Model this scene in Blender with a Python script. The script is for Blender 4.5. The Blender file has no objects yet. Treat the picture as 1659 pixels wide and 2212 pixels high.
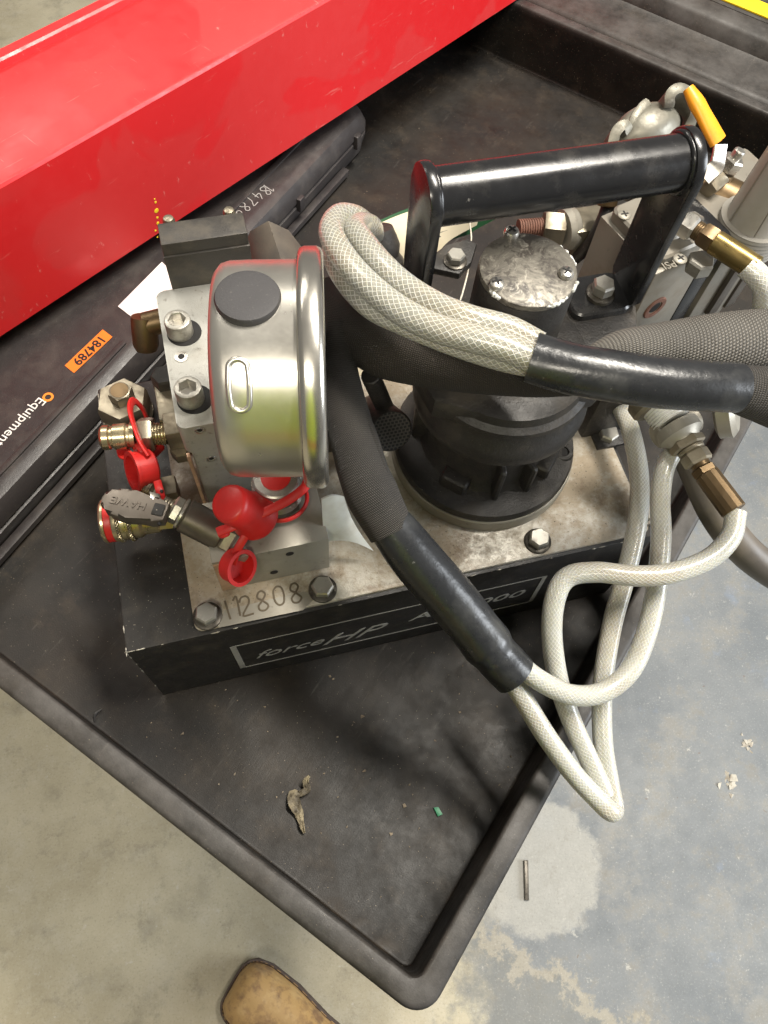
import bpy, bmesh, math, random
from mathutils import Vector, Matrix, Quaternion, noise
random.seed(7)
S = bpy.context.scene
C = S.collection
V = Vector
# ------------------------------------------------------------------ camera, light, exposure
# All lengths below are millimetres in the pump's own frame: x along the tank, y away, z up from the tray floor.
TRAY_Z = 800.0                                   # tray floor above the workshop floor
CAMROT = ((0.968033561975554, -0.19815736834116401, 0.1537682680562719),
          (-0.2457339284739699, -0.8721125038613469, 0.4231248243786249),
          (0.05025792759029253, -0.44738511148762716, -0.8929281621348564))
FOC = 1657.13
cam = bpy.data.cameras.new('camera'); cam_o = bpy.data.objects.new('camera', cam); C.objects.link(cam_o)
cam.sensor_fit = 'HORIZONTAL'; cam.sensor_width = 36; cam.lens = 36*FOC/1659
cam.clip_start = .01; cam.clip_end = 60
m3 = Matrix([[r[0], -r[1], -r[2]] for r in CAMROT])
cam_o.matrix_world = Matrix.Translation((0, 0, (600+TRAY_Z)*.001)) @ m3.to_4x4()
S.camera = cam_o
w = bpy.data.worlds.new('World'); S.world = w; w.use_nodes = True
w.node_tree.nodes['Background'].inputs[0].default_value = (1, .96, .89, 1)
w.node_tree.nodes['Background'].inputs[1].default_value = .15
def area(name, loc, target, sx, sy, power, col):
    l = bpy.data.lights.new(name, 'AREA'); l.shape = 'RECTANGLE'; l.size = sx; l.size_y = sy; l.energy = power; l.color = col
    o = bpy.data.objects.new(name, l); C.objects.link(o); o.location = loc
    o.rotation_euler = (V(target)-V(loc)).to_track_quat('-Z', 'Y').to_euler()
    return o
area('ceiling_lamp_key', (.95, .50, 3.3), (.1, .2, .85), 1.2, .25, 88, (1, .94, .84))
area('ceiling_lamp_back', (-.7, 2.3, 3.3), (.1, .3, .85), 1.4, .30, 20, (1, .94, .84))
area('ceiling_lamp_near', (-.75, -1.5, 3.3), (-.1, .1, .8), 1.0, .30, 34, (1, .92, .78))
area('doorway_daylight', (2.9, -1.1, 1.85), (.1, .2, .7), 1.4, 1.5, 78, (.90, .95, 1))
S.view_settings.view_transform = 'Standard'; S.view_settings.look = 'None'
S.view_settings.exposure = 0.42; S.view_settings.gamma = 1

# ------------------------------------------------------------------ placing
def P(u, v, z):
    """the point at height z seen at (u, v) of the 1659 x 2212 photograph"""
    c = ((u-829.5)/FOC, (v-1106)/FOC, 1.0)
    d = [sum(r[i]*c[i] for i in range(3)) for r in CAMROT]
    t = (z-600)/d[2]
    return V((d[0]*t, d[1]*t, z))
def ray(u, v):
    c = ((u-829.5)/FOC, (v-1106)/FOC, 1.0)
    return V([sum(r[i]*c[i] for i in range(3)) for r in CAMROT]).normalized()
def PP(*a): return [P(*q) for q in a]
CART_A = math.radians(-48.34)                     # the cart stands turned against the pump
MC = Matrix.Rotation(CART_A, 4, 'Z')              # cart frame: x across the tray, y along it
def cart(a, b, z): return MC @ V((a, b, z))

# ------------------------------------------------------------------ materials
def nodes(name):
    m = bpy.data.materials.new(name); m.use_nodes = True
    nt = m.node_tree
    return m, nt, nt.nodes['Principled BSDF']
def nd(nt, t, ins=None, **kw):
    n = nt.nodes.new(t)
    for k, v in kw.items(): setattr(n, k, v)
    for k, v in (ins or {}).items():
        s = n.inputs[k]
        if isinstance(v, bpy.types.NodeSocket): nt.links.new(v, s)
        else: s.default_value = v
    return n
def coords(nt): return nd(nt, 'ShaderNodeTexCoord').outputs['Object']
def nz(nt, co, scale, detail=4, rough=.55, dist=0.0):
    return nd(nt, 'ShaderNodeTexNoise', {'Vector': co, 'Scale': scale, 'Detail': detail, 'Roughness': rough, 'Distortion': dist}).outputs['Fac']
def ramp(nt, fac, lo, hi, a=0.0, b=1.0):
    return nd(nt, 'ShaderNodeMapRange', {'Value': fac, 'From Min': lo, 'From Max': hi, 'To Min': a, 'To Max': b}).outputs[0]
def math_(nt, op, a, b=0.0):
    return nd(nt, 'ShaderNodeMath', {0: a, 1: b}, operation=op).outputs[0]
def mixc(nt, fac, a, b):
    n = nd(nt, 'ShaderNodeMix', data_type='RGBA')
    for s, v in ((n.inputs[0], fac), (n.inputs[6], a), (n.inputs[7], b)):
        if isinstance(v, bpy.types.NodeSocket): nt.links.new(v, s)
        else: s.default_value = v if not isinstance(v, tuple) else (*v[:3], 1)
    return n.outputs[2]
def mat(name, base, rough=.5, metal=0.0, layers=(), bumps=(), rvar=0.0, **kw):
    """layers: (colour, scale, lo, hi, strength, detail, roughness-of-layer, metal-of-layer)"""
    m, nt, b = nodes(name); co = coords(nt)
    col = base; ro = rough; me = metal
    for L in layers:
        c, sc, lo, hi, st = L[:5]; det = L[5] if len(L) > 5 else 5
        f = ramp(nt, nz(nt, co, sc, det, .62), lo, hi, 0, st)
        col = mixc(nt, f, col, c)
        if len(L) > 6:
            ro = nd(nt, 'ShaderNodeMix', {0: f, 2: ro, 3: L[6]}).outputs[0]
        if len(L) > 7:
            me = nd(nt, 'ShaderNodeMix', {0: f, 2: me, 3: L[7]}).outputs[0]
    if rvar:
        ro = math_(nt, 'ADD', ro, ramp(nt, nz(nt, co, 90, 6, .7), .3, .7, -rvar, rvar))
    for k, v in (('Base Color', col), ('Roughness', ro), ('Metallic', me)):
        if isinstance(v, bpy.types.NodeSocket): nt.links.new(v, b.inputs[k])
        else: b.inputs[k].default_value = (*v, 1) if isinstance(v, tuple) else v
    nrm = None
    for sc, st, ds in bumps:
        ins = {'Height': nz(nt, co, sc, 5, .6), 'Strength': st, 'Distance': ds}
        if nrm: ins['Normal'] = nrm
        nrm = nd(nt, 'ShaderNodeBump', ins).outputs[0]
    if nrm: nt.links.new(nrm, b.inputs['Normal'])
    for k, v in kw.items(): b.inputs[k.replace('_', ' ')].default_value = v
    return m
DUST = (.20, .165, .12); GRIME = (.055, .042, .03)
M = {}
M['tank'] = mat('black_painted_steel', (.014, .0125, .0115), .5, 0, [(DUST, 60, .5, .8, .13), ((.5, .45, .36), 900, .70, .76, .75, 2)], [(700, .12, .001)], .1)
M['black_paint'] = mat('gloss_black_paint', (.012, .012, .013), .24, 0, [((.40, .38, .34), 130, .69, .74, .35, 8, .6), ((.10, .09, .075), 35, .52, .8, .35, 6, .6)], [(160, .05, .001)], .06)
M['motor_black'] = mat('dusty_black_casting', (.020, .018, .0165), .50, 0, [(DUST, 26, .50, .78, .30, 6, .8), ((.42, .37, .29), 1100, .72, .77, .5, 2)], [(150, .25, .002), (600, .25, .001)], .1)
def cap_mat():
    m, nt, b = nodes('scraped_metal_cap'); co = coords(nt)
    a = nz(nt, co, 62, 8, .72, 1.6); c = nz(nt, co, 150, 6, .7, 1.0)
    col = mixc(nt, ramp(nt, a, .40, .60), (.045, .038, .032), (.21, .195, .165))
    col = mixc(nt, ramp(nt, c, .56, .66, 0, .7), col, (.36, .335, .285))
    col = mixc(nt, ramp(nt, c, .44, .36, 0, .8), col, (.05, .043, .036))
    nt.links.new(col, b.inputs['Base Color']); nt.links.new(ramp(nt, a, .4, .6, .1, .65), b.inputs['Metallic'])
    nt.links.new(ramp(nt, c, .35, .65, .52, .36), b.inputs['Roughness'])
    bp = nd(nt, 'ShaderNodeBump', {'Height': a, 'Strength': .16, 'Distance': .0014}); nt.links.new(bp.outputs[0], b.inputs['Normal'])
    return m
M['bare_cap'] = cap_mat()
M['alu_cast'] = mat('dull_aluminium', (.33, .31, .265), .48, .5, [(DUST, 30, .5, .8, .6, 6, .75, .1), (GRIME, 140, .62, .74, .4)], [(500, .15, .0006)], .1)
M['alu_block'] = mat('blasted_aluminium_block', (.42, .415, .385), .52, .5, [(DUST, 38, .5, .78, .55, 6, .7, .2), ((.10, .085, .06), 260, .60, .72, .5, 3)], [(1300, .35, .0006)], .06)
M['steel'] = mat('zinc_plated_steel', (.52, .50, .46), .30, .9, [((.16, .13, .09), 90, .52, .74, .6, 5, .6, .4)], [(300, .08, .0005)], .08)
M['steel_dirty'] = mat('grimy_fitting_steel', (.31, .275, .21), .38, .85, [((.13, .10, .06), 60, .45, .72, .75, 6, .65, .3)], [(260, .15, .0006)], .1)
M['yellow_zinc'] = mat('yellow_passivated_steel', (.55, .47, .30), .28, .95, [((.16, .12, .06), 70, .5, .75, .6, 6, .6, .3)], [(300, .1, .0005)], .08)
M['gunmetal'] = mat('burnished_gunmetal', (.15, .13, .11), .40, .7, [((.09, .07, .055), 60, .5, .75, .6, 5, .55)], [(200, .1, .0006)], .08)
M['bronze'] = mat('brown_brass_fitting', (.155, .105, .055), .40, .75, [((.07, .05, .03), 55, .5, .75, .7, 5, .6)], [], .08)
M['brass'] = mat('polished_brass', (.34, .25, .095), .30, .9, [((.16, .10, .035), 55, .5, .72, .7, 5, .5)], [], .06)
M['copper'] = mat('copper_tinted_steel', (.62, .40, .27), .42, .6, [(DUST, 60, .45, .7, .6), (GRIME, 300, .6, .7, .6)], [(600, .1, .0005)])
M['bolt'] = mat('zinc_bolt', (.40, .385, .345), .40, .75, [((.12, .10, .075), 170, .5, .72, .65, 5, .65, .2)], [(500, .2, .0005)], .08)
M['washer'] = mat('oily_washer', (.10, .09, .075), .38, .6, [((.03, .025, .02), 200, .45, .65, .8)], [])
M['gauge'] = mat('satin_stainless_gauge', (.57, .55, .50), .31, .88, [((.44, .41, .36), 40, .45, .75, .35, 6, .34)], [(14, .02, .002)], .04)
M['bezel'] = mat('polished_stainless_bezel', (.60, .575, .52), .24, .95, [], [(30, .02, .002)], .03)
M['rubber'] = mat('dark_grey_rubber_plug', (.040, .038, .040), .62, 0, [((.12, .11, .10), 700, .62, .74, .4, 2)], [(900, .25, .0005)])
M['red_cap'] = mat('red_plastic_cap', (.56, .018, .016), .44, 0, [((.30, .02, .015), 70, .5, .8, .5, 5)], [(160, .06, .0005)], .08, Subsurface_Weight=.08, Subsurface_Radius=(.004, .001, .001))
def red_mat():
    m, nt, b = nodes('scuffed_red_enamel'); co = coords(nt)
    st = nd(nt, 'ShaderNodeMapping', {'Vector': co, 'Scale': (.10, 1.5, 1), 'Rotation': (0, 0, -.75)}).outputs[0]
    st2 = nd(nt, 'ShaderNodeMapping', {'Vector': co, 'Scale': (1.4, .12, .7), 'Rotation': (.4, .3, .5)}).outputs[0]
    film = ramp(nt, nz(nt, co, 11, 3, .45, .6), .46, .50)
    col = mixc(nt, film, (.64, .017, .020), (.60, .023, .024))
    col = mixc(nt, ramp(nt, nz(nt, st, 130, 5, .7), .645, .69, 0, .4), col, (.66, .22, .19))
    col = mixc(nt, ramp(nt, nz(nt, st2, 110, 5, .7), .650, .69, 0, .4), col, (.68, .25, .22))
    col = mixc(nt, ramp(nt, nz(nt, co, 48, 8, .75), .665, .71, 0, .65), col, (.66, .30, .26))
    nt.links.new(col, b.inputs['Base Color'])
    nt.links.new(math_(nt, 'ADD', ramp(nt, film, 0, 1, .36, .52), ramp(nt, nz(nt, co, 60, 7, .75), .35, .7, -.05, .12)), b.inputs['Roughness'])
    bp = nd(nt, 'ShaderNodeBump', {'Height': nz(nt, co, 6, 2, .5), 'Strength': .06, 'Distance': .012})
    bp = nd(nt, 'ShaderNodeBump', {'Height': nz(nt, st2, 200, 4, .7), 'Strength': .05, 'Distance': .001, 'Normal': bp.outputs[0]})
    nt.links.new(bp.outputs[0], b.inputs['Normal'])
    return m
M['red_paint'] = red_mat()
M['sleeve'] = mat('black_shrink_tube', (.018, .019, .021), .30, 0, [((.14, .14, .13), 38, .52, .8, .28, 6, .5), ((.35, .34, .32), 420, .72, .77, .4, 2)], [(28, .25, .004), (70, .14, .002)], .08)
M['rubber_hose'] = mat('dusty_black_rubber_hose', (.075, .066, .058), .42, 0, [((.20, .165, .12), 22, .42, .72, .55, 6, .8)], [(500, .15, .0006)])
M['white_plastic'] = mat('milky_plastic', (.70, .71, .68), .35, 0, [((.38, .33, .24), 40, .5, .75, .5, 5)], [(60, .1, .001)], .05, Subsurface_Weight=.3, Subsurface_Radius=(.01, .01, .008), Transmission_Weight=.25)
M['paper'] = mat('yellowed_paper', (.66, .58, .42), .75, 0, [((.42, .33, .2), 30, .55, .8, .5)], [(120, .15, .0008)])
M['white_label'] = mat('white_label', (.82, .75, .74), .5, 0, [((.55, .42, .40), 40, .55, .8, .4)], [(25, .2, .001)])
M['orange_label'] = mat('orange_label', (.82, .19, .02), .5, 0, [((.6, .14, .03), 60, .5, .8, .4)])
M['ink'] = mat('black_ink', (.012, .011, .011), .55)
M['pencil'] = mat('dark_marker', (.11, .085, .055), .7)
M['chalk'] = mat('grey_chalk', (.30, .29, .28), .8)
M['white_ink'] = mat('white_ink', (.72, .70, .67), .6)
M['orange_ink'] = mat('orange_ink', (.85, .25, .03), .6)
M['grey_ink'] = mat('grey_decal_ink', (.27, .26, .235), .5, 0, [((.07, .06, .05), 60, .5, .75, .5)])
M['lever_orange'] = mat('orange_vinyl_grip', (.80, .33, .015), .42, 0, [((.42, .16, .02), 60, .52, .75, .6, 5)], [(80, .08, .001)], .06)
M['green'] = mat('dark_green_card', (.012, .075, .025), .55)
M['string'] = mat('cotton_string', (.62, .57, .48), .9)
M['regulator'] = mat('grey_regulator_paint', (.235, .215, .18), .45, .25, [((.17, .13, .09), 35, .5, .76, .65, 6, .7), (GRIME, 150, .64, .74, .4)], [(400, .15, .0006)], .08)
M['knob'] = mat('pale_grey_plastic_knob', (.27, .255, .225), .42, 0, [((.20, .165, .12), 35, .5, .78, .55, 6, .7)], [(300, .08, .0006)], .08)
M['rust'] = mat('rusty_port', (.21, .10, .07), .75, .1, [((.07, .04, .03), 80, .45, .7, .7)], [(300, .4, .001)])
M['anodised'] = mat('dusty_dark_anodised_block', (.05, .046, .042), .45, .35, [((.17, .145, .11), 45, .48, .75, .55, 6, .7)], [(900, .2, .0005)], .08)
M['coupling'] = mat('weathered_cast_coupling', (.20, .19, .155), .46, .45, [((.09, .075, .055), 60, .48, .66, .7, 6, .6), ((.34, .32, .27), 90, .60, .7, .6, 6)], [(140, .3, .0012)], .1)
M['dark'] = mat('dark_void', (.006, .005, .005), .7)
M['case'] = mat('black_case_plastic', (.030, .026, .026), .40, 0, [((.15, .13, .11), 40, .48, .82, .28, 7, .65), ((.32, .28, .24), 800, .70, .76, .4, 2)], [(900, .22, .0005)], .1)
M['filler'] = mat('chalky_filler', (.50, .47, .40), .85, 0, [((.25, .2, .15), 60, .45, .65, .8)])
M['debris'] = mat('pale_chips', (.22, .18, .13), .8, 0, [((.15, .11, .07), 60, .4, .6, .7)])
M['leaf'] = mat('dried_leather_scrap', (.28, .235, .15), .7, 0, [((.05, .04, .028), 90, .42, .62, .9, 5)], [(220, .5, .001)])
M['green_chip'] = mat('green_plastic_chip', (.02, .22, .10), .45)
M['yellow_tape'] = mat('yellow_tape', (.85, .62, .02), .45, 0, [((.5, .36, .04), 25, .55, .8, .4)])
M['boot'] = mat('scuffed_tan_leather', (.50, .315, .125), .6, 0, [((.17, .095, .06), 26, .50, .60, .75, 6), ((.30, .17, .08), 75, .5, .62, .6, 6), ((.70, .50, .24), 60, .5, .7, .4)], [(70, .25, .002)])
M['boot_sole'] = mat('brown_boot_sole', (.085, .06, .05), .75, 0, [((.25, .20, .16), 60, .5, .7, .5)])
M['trousers'] = mat('navy_work_trousers', (.03, .035, .05), .9, 0, [], [(300, .3, .002)])
M['vest'] = mat('lime_safety_vest', (.62, .86, .02), .7, 0, [], [(30, .2, .004)])
M['vest_tape'] = mat('orange_reflective_band', (.80, .26, .03), .6)
M['skin'] = mat('skin', (.55, .36, .27), .5)
M['hair'] = mat('brown_hair', (.05, .03, .02), .6)
M['hair_wire'] = M['string']

def uvco(nt): return nd(nt, 'ShaderNodeUVMap').outputs[0]
def braid_mat(name, base, thread, tint=(.33, .25, .15), n=14, pitch=7.4):
    """clear hose with a reinforcing thread wound both ways: u runs round the hose, v along it in millimetres"""
    m, nt, b = nodes(name); sx = nd(nt, 'ShaderNodeSeparateXYZ', {0: uvco(nt)})
    u = math_(nt, 'MULTIPLY', sx.outputs[0], float(n)); v = math_(nt, 'DIVIDE', sx.outputs[1], pitch)
    wob = ramp(nt, nz(nt, coords(nt), 160, 3), 0, 1, -.3, .3)
    h = None
    for op in ('ADD', 'SUBTRACT'):
        s = math_(nt, 'ADD', math_(nt, op, u, v), wob)
        d = math_(nt, 'PINGPONG', s, .5)
        k = ramp(nt, d, .38, .46)
        h = k if h is None else math_(nt, 'MAXIMUM', h, k)
    co = coords(nt)
    dirt = ramp(nt, nz(nt, co, 17, 7, .7), .47, .66, 0, .55)
    col = mixc(nt, dirt, base, tint)
    col = mixc(nt, math_(nt, 'MULTIPLY', h, .85), col, thread)
    nt.links.new(col, b.inputs['Base Color'])
    b.inputs['Roughness'].default_value = .30
    b.inputs['Subsurface Weight'].default_value = .5; b.inputs['Subsurface Radius'].default_value = (.006, .005, .003)
    b.inputs['Coat Weight'].default_value = .5; b.inputs['Coat Roughness'].default_value = .18
    bp = nd(nt, 'ShaderNodeBump', {'Height': h, 'Strength': .55, 'Distance': .0009}).outputs[0]
    nt.links.new(bp, b.inputs['Normal'])
    return m
M['braid'] = braid_mat('braided_clear_hose', (.46, .455, .405), (.70, .695, .64), n=17, pitch=3.2)
M['braid_clear'] = braid_mat('greyish_braided_hose', (.275, .272, .235), (.66, .65, .59), n=14, pitch=3.9)
def weave_mat(name, base, hi, nu=46, pv=2.2):
    m, nt, b = nodes(name); sx = nd(nt, 'ShaderNodeSeparateXYZ', {0: uvco(nt)})
    u = math_(nt, 'MULTIPLY', sx.outputs[0], float(nu)); v = math_(nt, 'DIVIDE', sx.outputs[1], pv)
    a = math_(nt, 'PINGPONG', math_(nt, 'ADD', u, math_(nt, 'MULTIPLY', v, .5)), .5); c = math_(nt, 'PINGPONG', v, .5)
    h = math_(nt, 'MULTIPLY', ramp(nt, a, .05, .42), ramp(nt, c, .04, .36))
    co = coords(nt)
    dust = ramp(nt, nz(nt, co, 16, 6, .6), .42, .74, 0, .55)
    col = mixc(nt, h, tuple(x*.30 for x in base), base)
    col = mixc(nt, math_(nt, 'MULTIPLY', dust, h), col, hi)
    nt.links.new(col, b.inputs['Base Color']); b.inputs['Roughness'].default_value = .78
    fold = nd(nt, 'ShaderNodeBump', {'Height': nz(nt, nd(nt, 'ShaderNodeMapping', {'Vector': co, 'Scale': (1, .5, 1)}).outputs[0], 45, 3, .5), 'Strength': .55, 'Distance': .006}).outputs[0]
    bp = nd(nt, 'ShaderNodeBump', {'Height': h, 'Strength': .8, 'Distance': .0008, 'Normal': fold})
    nt.links.new(bp.outputs[0], b.inputs['Normal'])
    return m
M['weave'] = weave_mat('black_woven_sleeve', (.046, .041, .036), (.15, .13, .105), 84, 1.25)
M['weave_brown'] = weave_mat('brown_black_woven_sleeve', (.034, .028, .022), (.10, .075, .05), 84, 1.25)
M['weave_grey'] = weave_mat('dusty_grey_woven_sleeve', (.17, .157, .137), (.34, .31, .26), 60, 1.9)
def knurl_mat(name, base, n=44, pv=1.7):
    m, nt, b = nodes(name); sx = nd(nt, 'ShaderNodeSeparateXYZ', {0: uvco(nt)})
    u = math_(nt, 'MULTIPLY', sx.outputs[0], float(n)); v = math_(nt, 'DIVIDE', sx.outputs[1], pv)
    a = math_(nt, 'PINGPONG', math_(nt, 'ADD', u, v), .5); c = math_(nt, 'PINGPONG', math_(nt, 'SUBTRACT', u, v), .5)
    h = math_(nt, 'ADD', a, c)
    b.inputs['Base Color'].default_value = (*base, 1); b.inputs['Metallic'].default_value = .95; b.inputs['Roughness'].default_value = .32
    bp = nd(nt, 'ShaderNodeBump', {'Height': h, 'Strength': .9, 'Distance': .0012})
    nt.links.new(bp.outputs[0], b.inputs['Normal'])
    return m
M['knurl'] = knurl_mat('knurled_steel', (.46, .44, .40))
M['knurl_gold'] = knurl_mat('knurled_yellow_steel', (.47, .40, .26))
def mesh_holes_mat():
    m, nt, b = nodes('perforated_black_grille'); sx = nd(nt, 'ShaderNodeSeparateXYZ', {0: coords(nt)})
    u = math_(nt, 'DIVIDE', sx.outputs[0], .0027); v = math_(nt, 'DIVIDE', sx.outputs[1], .0022)
    row = math_(nt, 'MULTIPLY', math_(nt, 'FLOOR', v), .5)
    a = math_(nt, 'PINGPONG', math_(nt, 'ADD', u, row), .5); c = math_(nt, 'PINGPONG', v, .5)
    h = math_(nt, 'MULTIPLY', ramp(nt, a, .14, .2), ramp(nt, c, .12, .2))
    col = mixc(nt, h, (.055, .050, .042), (.003, .003, .003))
    nt.links.new(col, b.inputs['Base Color']); b.inputs['Roughness'].default_value = .5
    bp = nd(nt, 'ShaderNodeBump', {'Height': h, 'Strength': .8, 'Distance': .001}, invert=True)
    nt.links.new(bp.outputs[0], b.inputs['Normal'])
    return m
M['grille'] = mesh_holes_mat()
def plate_mat():
    m, nt, b = nodes('grimy_galvanised_plate'); co = coords(nt)
    base = mixc(nt, ramp(nt, nz(nt, co, 120, 4), .3, .7), (.46, .435, .375), (.55, .525, .47))
    sand = ramp(nt, math_(nt, 'ADD', nz(nt, co, 16, 7, .68), ramp(nt, nz(nt, co, 220, 4, .7), .3, .7, -.07, .07)), math_(nt, 'ADD', ramp(nt, nd(nt, 'ShaderNodeSeparateXYZ', {0: co}).outputs[0], -.06, .10, .32, .41), 0), .60, 0, .82)
    col = mixc(nt, sand, base, (.30, .235, .155))
    brown = ramp(nt, math_(nt, 'ADD', nz(nt, co, 27, 7, .7), ramp(nt, nz(nt, co, 300, 3, .7), .3, .7, -.05, .05)), .53, .66, 0, .6)
    col = mixc(nt, brown, col, (.155, .105, .062))
    spk = ramp(nt, nz(nt, co, 620, 2, .5), .66, .72, 0, .9)
    col = mixc(nt, math_(nt, 'MULTIPLY', spk, math_(nt, 'ADD', sand, .08)), col, (.05, .035, .02))
    nt.links.new(col, b.inputs['Base Color'])
    nt.links.new(ramp(nt, sand, 0, 1, .38, .85), b.inputs['Roughness']); nt.links.new(ramp(nt, sand, 0, 1, .35, .02), b.inputs['Metallic'])
    bp = nd(nt, 'ShaderNodeBump', {'Height': nz(nt, co, 420, 5, .7), 'Strength': .35, 'Distance': .0009})
    nt.links.new(bp.outputs[0], b.inputs['Normal'])
    return m
M['plate'] = plate_mat()
def tray_mat():
    m, nt, b = nodes('scratched_black_tray_plastic'); co = coords(nt)
    st = nd(nt, 'ShaderNodeMapping', {'Vector': co, 'Scale': (1, .12, 1), 'Rotation': (0, 0, .5)}).outputs[0]
    sx = nd(nt, 'ShaderNodeSeparateXYZ', {0: co})
    col = mixc(nt, ramp(nt, nz(nt, co, 9, 6, .62), .40, .68, 0, .62), (.0068, .006, .0052), (.030, .0215, .0138))
    col = mixc(nt, ramp(nt, nz(nt, co, 34, 7, .7), .52, .72, 0, .5), col, (.052, .039, .026))
    col = mixc(nt, ramp(nt, nz(nt, st, 150, 6, .75), .60, .72, 0, .25), col, (.17, .155, .135))
    col = mixc(nt, ramp(nt, nz(nt, co, 700, 2, .5), .71, .75, 0, .6), col, (.34, .28, .2))
    worn = math_(nt, 'MULTIPLY', ramp(nt, sx.outputs[2], .060, .0675), ramp(nt, nz(nt, co, 26, 7, .7), .36, .62, .15, .75))  # rim top lightened by height: wear, plus its reflected sheen painted in
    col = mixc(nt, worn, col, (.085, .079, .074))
    nt.links.new(col, b.inputs['Base Color'])
    nt.links.new(ramp(nt, nz(nt, co, 40, 6, .7), .3, .7, .40, .66), b.inputs['Roughness']); b.inputs['Specular IOR Level'].default_value = .38
    bp = nd(nt, 'ShaderNodeBump', {'Height': nz(nt, st, 90, 6, .75), 'Strength': .22, 'Distance': .001})
    bp2 = nd(nt, 'ShaderNodeBump', {'Height': nz(nt, co, 900, 3, .6), 'Strength': .18, 'Distance': .0006, 'Normal': bp.outputs[0]})
    nt.links.new(bp2.outputs[0], b.inputs['Normal'])
    return m
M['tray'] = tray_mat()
def floor_mat():
    """old concrete; a worn grey paint covers the part to the right of the cart, a filler patch and paint streaks on it"""
    m, nt, b = nodes('worn_workshop_concrete'); co = coords(nt)
    sx = nd(nt, 'ShaderNodeSeparateXYZ', {0: co}); x, y = sx.outputs[0], sx.outputs[1]
    con = mixc(nt, ramp(nt, nz(nt, co, 5, 7, .65), .34, .66), (.36, .32, .22), (.50, .455, .335))
    con = mixc(nt, ramp(nt, nz(nt, co, 28, 6, .7), .5, .72, 0, .45), con, (.50, .47, .385))
    con = mixc(nt, ramp(nt, nz(nt, co, 70, 7, .75), .64, .74, 0, .6), con, (.62, .60, .54))
    con = mixc(nt, ramp(nt, nz(nt, co, 13, 5, .6), .58, .72, 0, .4), con, (.215, .195, .145))
    pnt = mixc(nt, ramp(nt, nz(nt, co, 6, 6, .62), .36, .64), (.150, .164, .175), (.215, .226, .230))
    pnt = mixc(nt, ramp(nt, nz(nt, co, 12, 9, .74), .50, .64, 0, .5), pnt, (.275, .258, .222))
    pnt = mixc(nt, ramp(nt, nz(nt, co, 60, 7, .75), .66, .73, 0, .8), pnt, (.47, .455, .41))
    pnt = mixc(nt, ramp(nt, nz(nt, co, 10, 6, .65), .60, .70, 0, .55), pnt, (.19, .235, .31))
    pnt = mixc(nt, ramp(nt, nz(nt, co, 70, 2, .5), .74, .76, 0, .8), pnt, (.16, .13, .11))
    wob = ramp(nt, nz(nt, co, 9, 7, .68), .25, .75, -.075, .075)
    q0 = P(1000, 2212, -TRAY_Z)*.001; q1 = P(1105, 1800, -TRAY_Z)*.001
    dx, dy = q1.x-q0.x, q1.y-q0.y; L = math.hypot(dx, dy); nx, ny = dy/L, -dx/L
    sd = math_(nt, 'ADD', math_(nt, 'ADD', math_(nt, 'MULTIPLY', x, nx), math_(nt, 'MULTIPLY', y, ny)), -(q0.x*nx+q0.y*ny))
    right = ramp(nt, math_(nt, 'ADD', sd, wob), -.03, .03)
    col = mixc(nt, right, con, pnt)
    # bare strip where the paint has flaked along the joint
    s0 = P(990, 1990, -TRAY_Z)*.001; s1 = P(1330, 2212, -TRAY_Z)*.001
    dx, dy = s1.x-s0.x, s1.y-s0.y; L = math.hypot(dx, dy); nx, ny = -dy/L, dx/L
    td = math_(nt, 'ADD', math_(nt, 'ADD', math_(nt, 'MULTIPLY', x, nx), math_(nt, 'MULTIPLY', y, ny)), -(s0.x*nx+s0.y*ny))
    wob2 = ramp(nt, nz(nt, co, 22, 7, .7), .25, .75, -.05, .05)
    strip = ramp(nt, math_(nt, 'ABSOLUTE', math_(nt, 'ADD', td, wob2)), .024, .008)
    col = mixc(nt, math_(nt, 'MULTIPLY', strip, .6), col, (.40, .355, .265))
    low = math_(nt, 'MULTIPLY', ramp(nt, math_(nt, 'ADD', td, wob2), -.006, -.016), right)
    col = mixc(nt, math_(nt, 'MULTIPLY', low, .65), col, (.175, .18, .17))
    # round filler patch
    pc = P(1158, 1868, -TRAY_Z)*.001
    rr = .106
    dd = nd(nt, 'ShaderNodeVectorMath', {0: nd(nt, 'ShaderNodeVectorMath', {0: co, 1: (pc.x, pc.y, pc.z)}, operation='SUBTRACT').outputs[0], 1: (1, 1, 0)}, operation='MULTIPLY').outputs[0]
    ln = nd(nt, 'ShaderNodeVectorMath', {0: dd}, operation='LENGTH').outputs['Value']
    patch = ramp(nt, math_(nt, 'ADD', ln, ramp(nt, nz(nt, co, 26, 6, .7), .25, .75, -.016, .016)), .113, .100, 0, .85)
    pcol = mixc(nt, ramp(nt, nz(nt, co, 30, 7, .7), .36, .66), (.31, .305, .275), (.42, .41, .375))
    pcol = mixc(nt, ramp(nt, nz(nt, co, 160, 3, .6), .62, .7, 0, .5), pcol, (.28, .26, .22))
    col = mixc(nt, patch, col, pcol)
    col = mixc(nt, ramp(nt, nz(nt, co, 24, 9, .78), .54, .66, 0, .35), col, (.16, .145, .115))
    col = mixc(nt, ramp(nt, nz(nt, co, 44, 7, .75), .63, .70, 0, .6), col, (.56, .545, .49))
    grit = nz(nt, co, 300, 4, .65)
    col = mixc(nt, ramp(nt, grit, .56, .70, 0, .35), col, (.12, .11, .09)); col = mixc(nt, ramp(nt, grit, .42, .30, 0, .30), col, (.62, .60, .53))
    nt.links.new(col, b.inputs['Base Color'])
    nt.links.new(ramp(nt, nz(nt, co, 30, 6, .7), .3, .7, .42, .75), b.inputs['Roughness'])
    bp = nd(nt, 'ShaderNodeBump', {'Height': nz(nt, co, 60, 8, .72), 'Strength': .35, 'Distance': .002})
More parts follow.
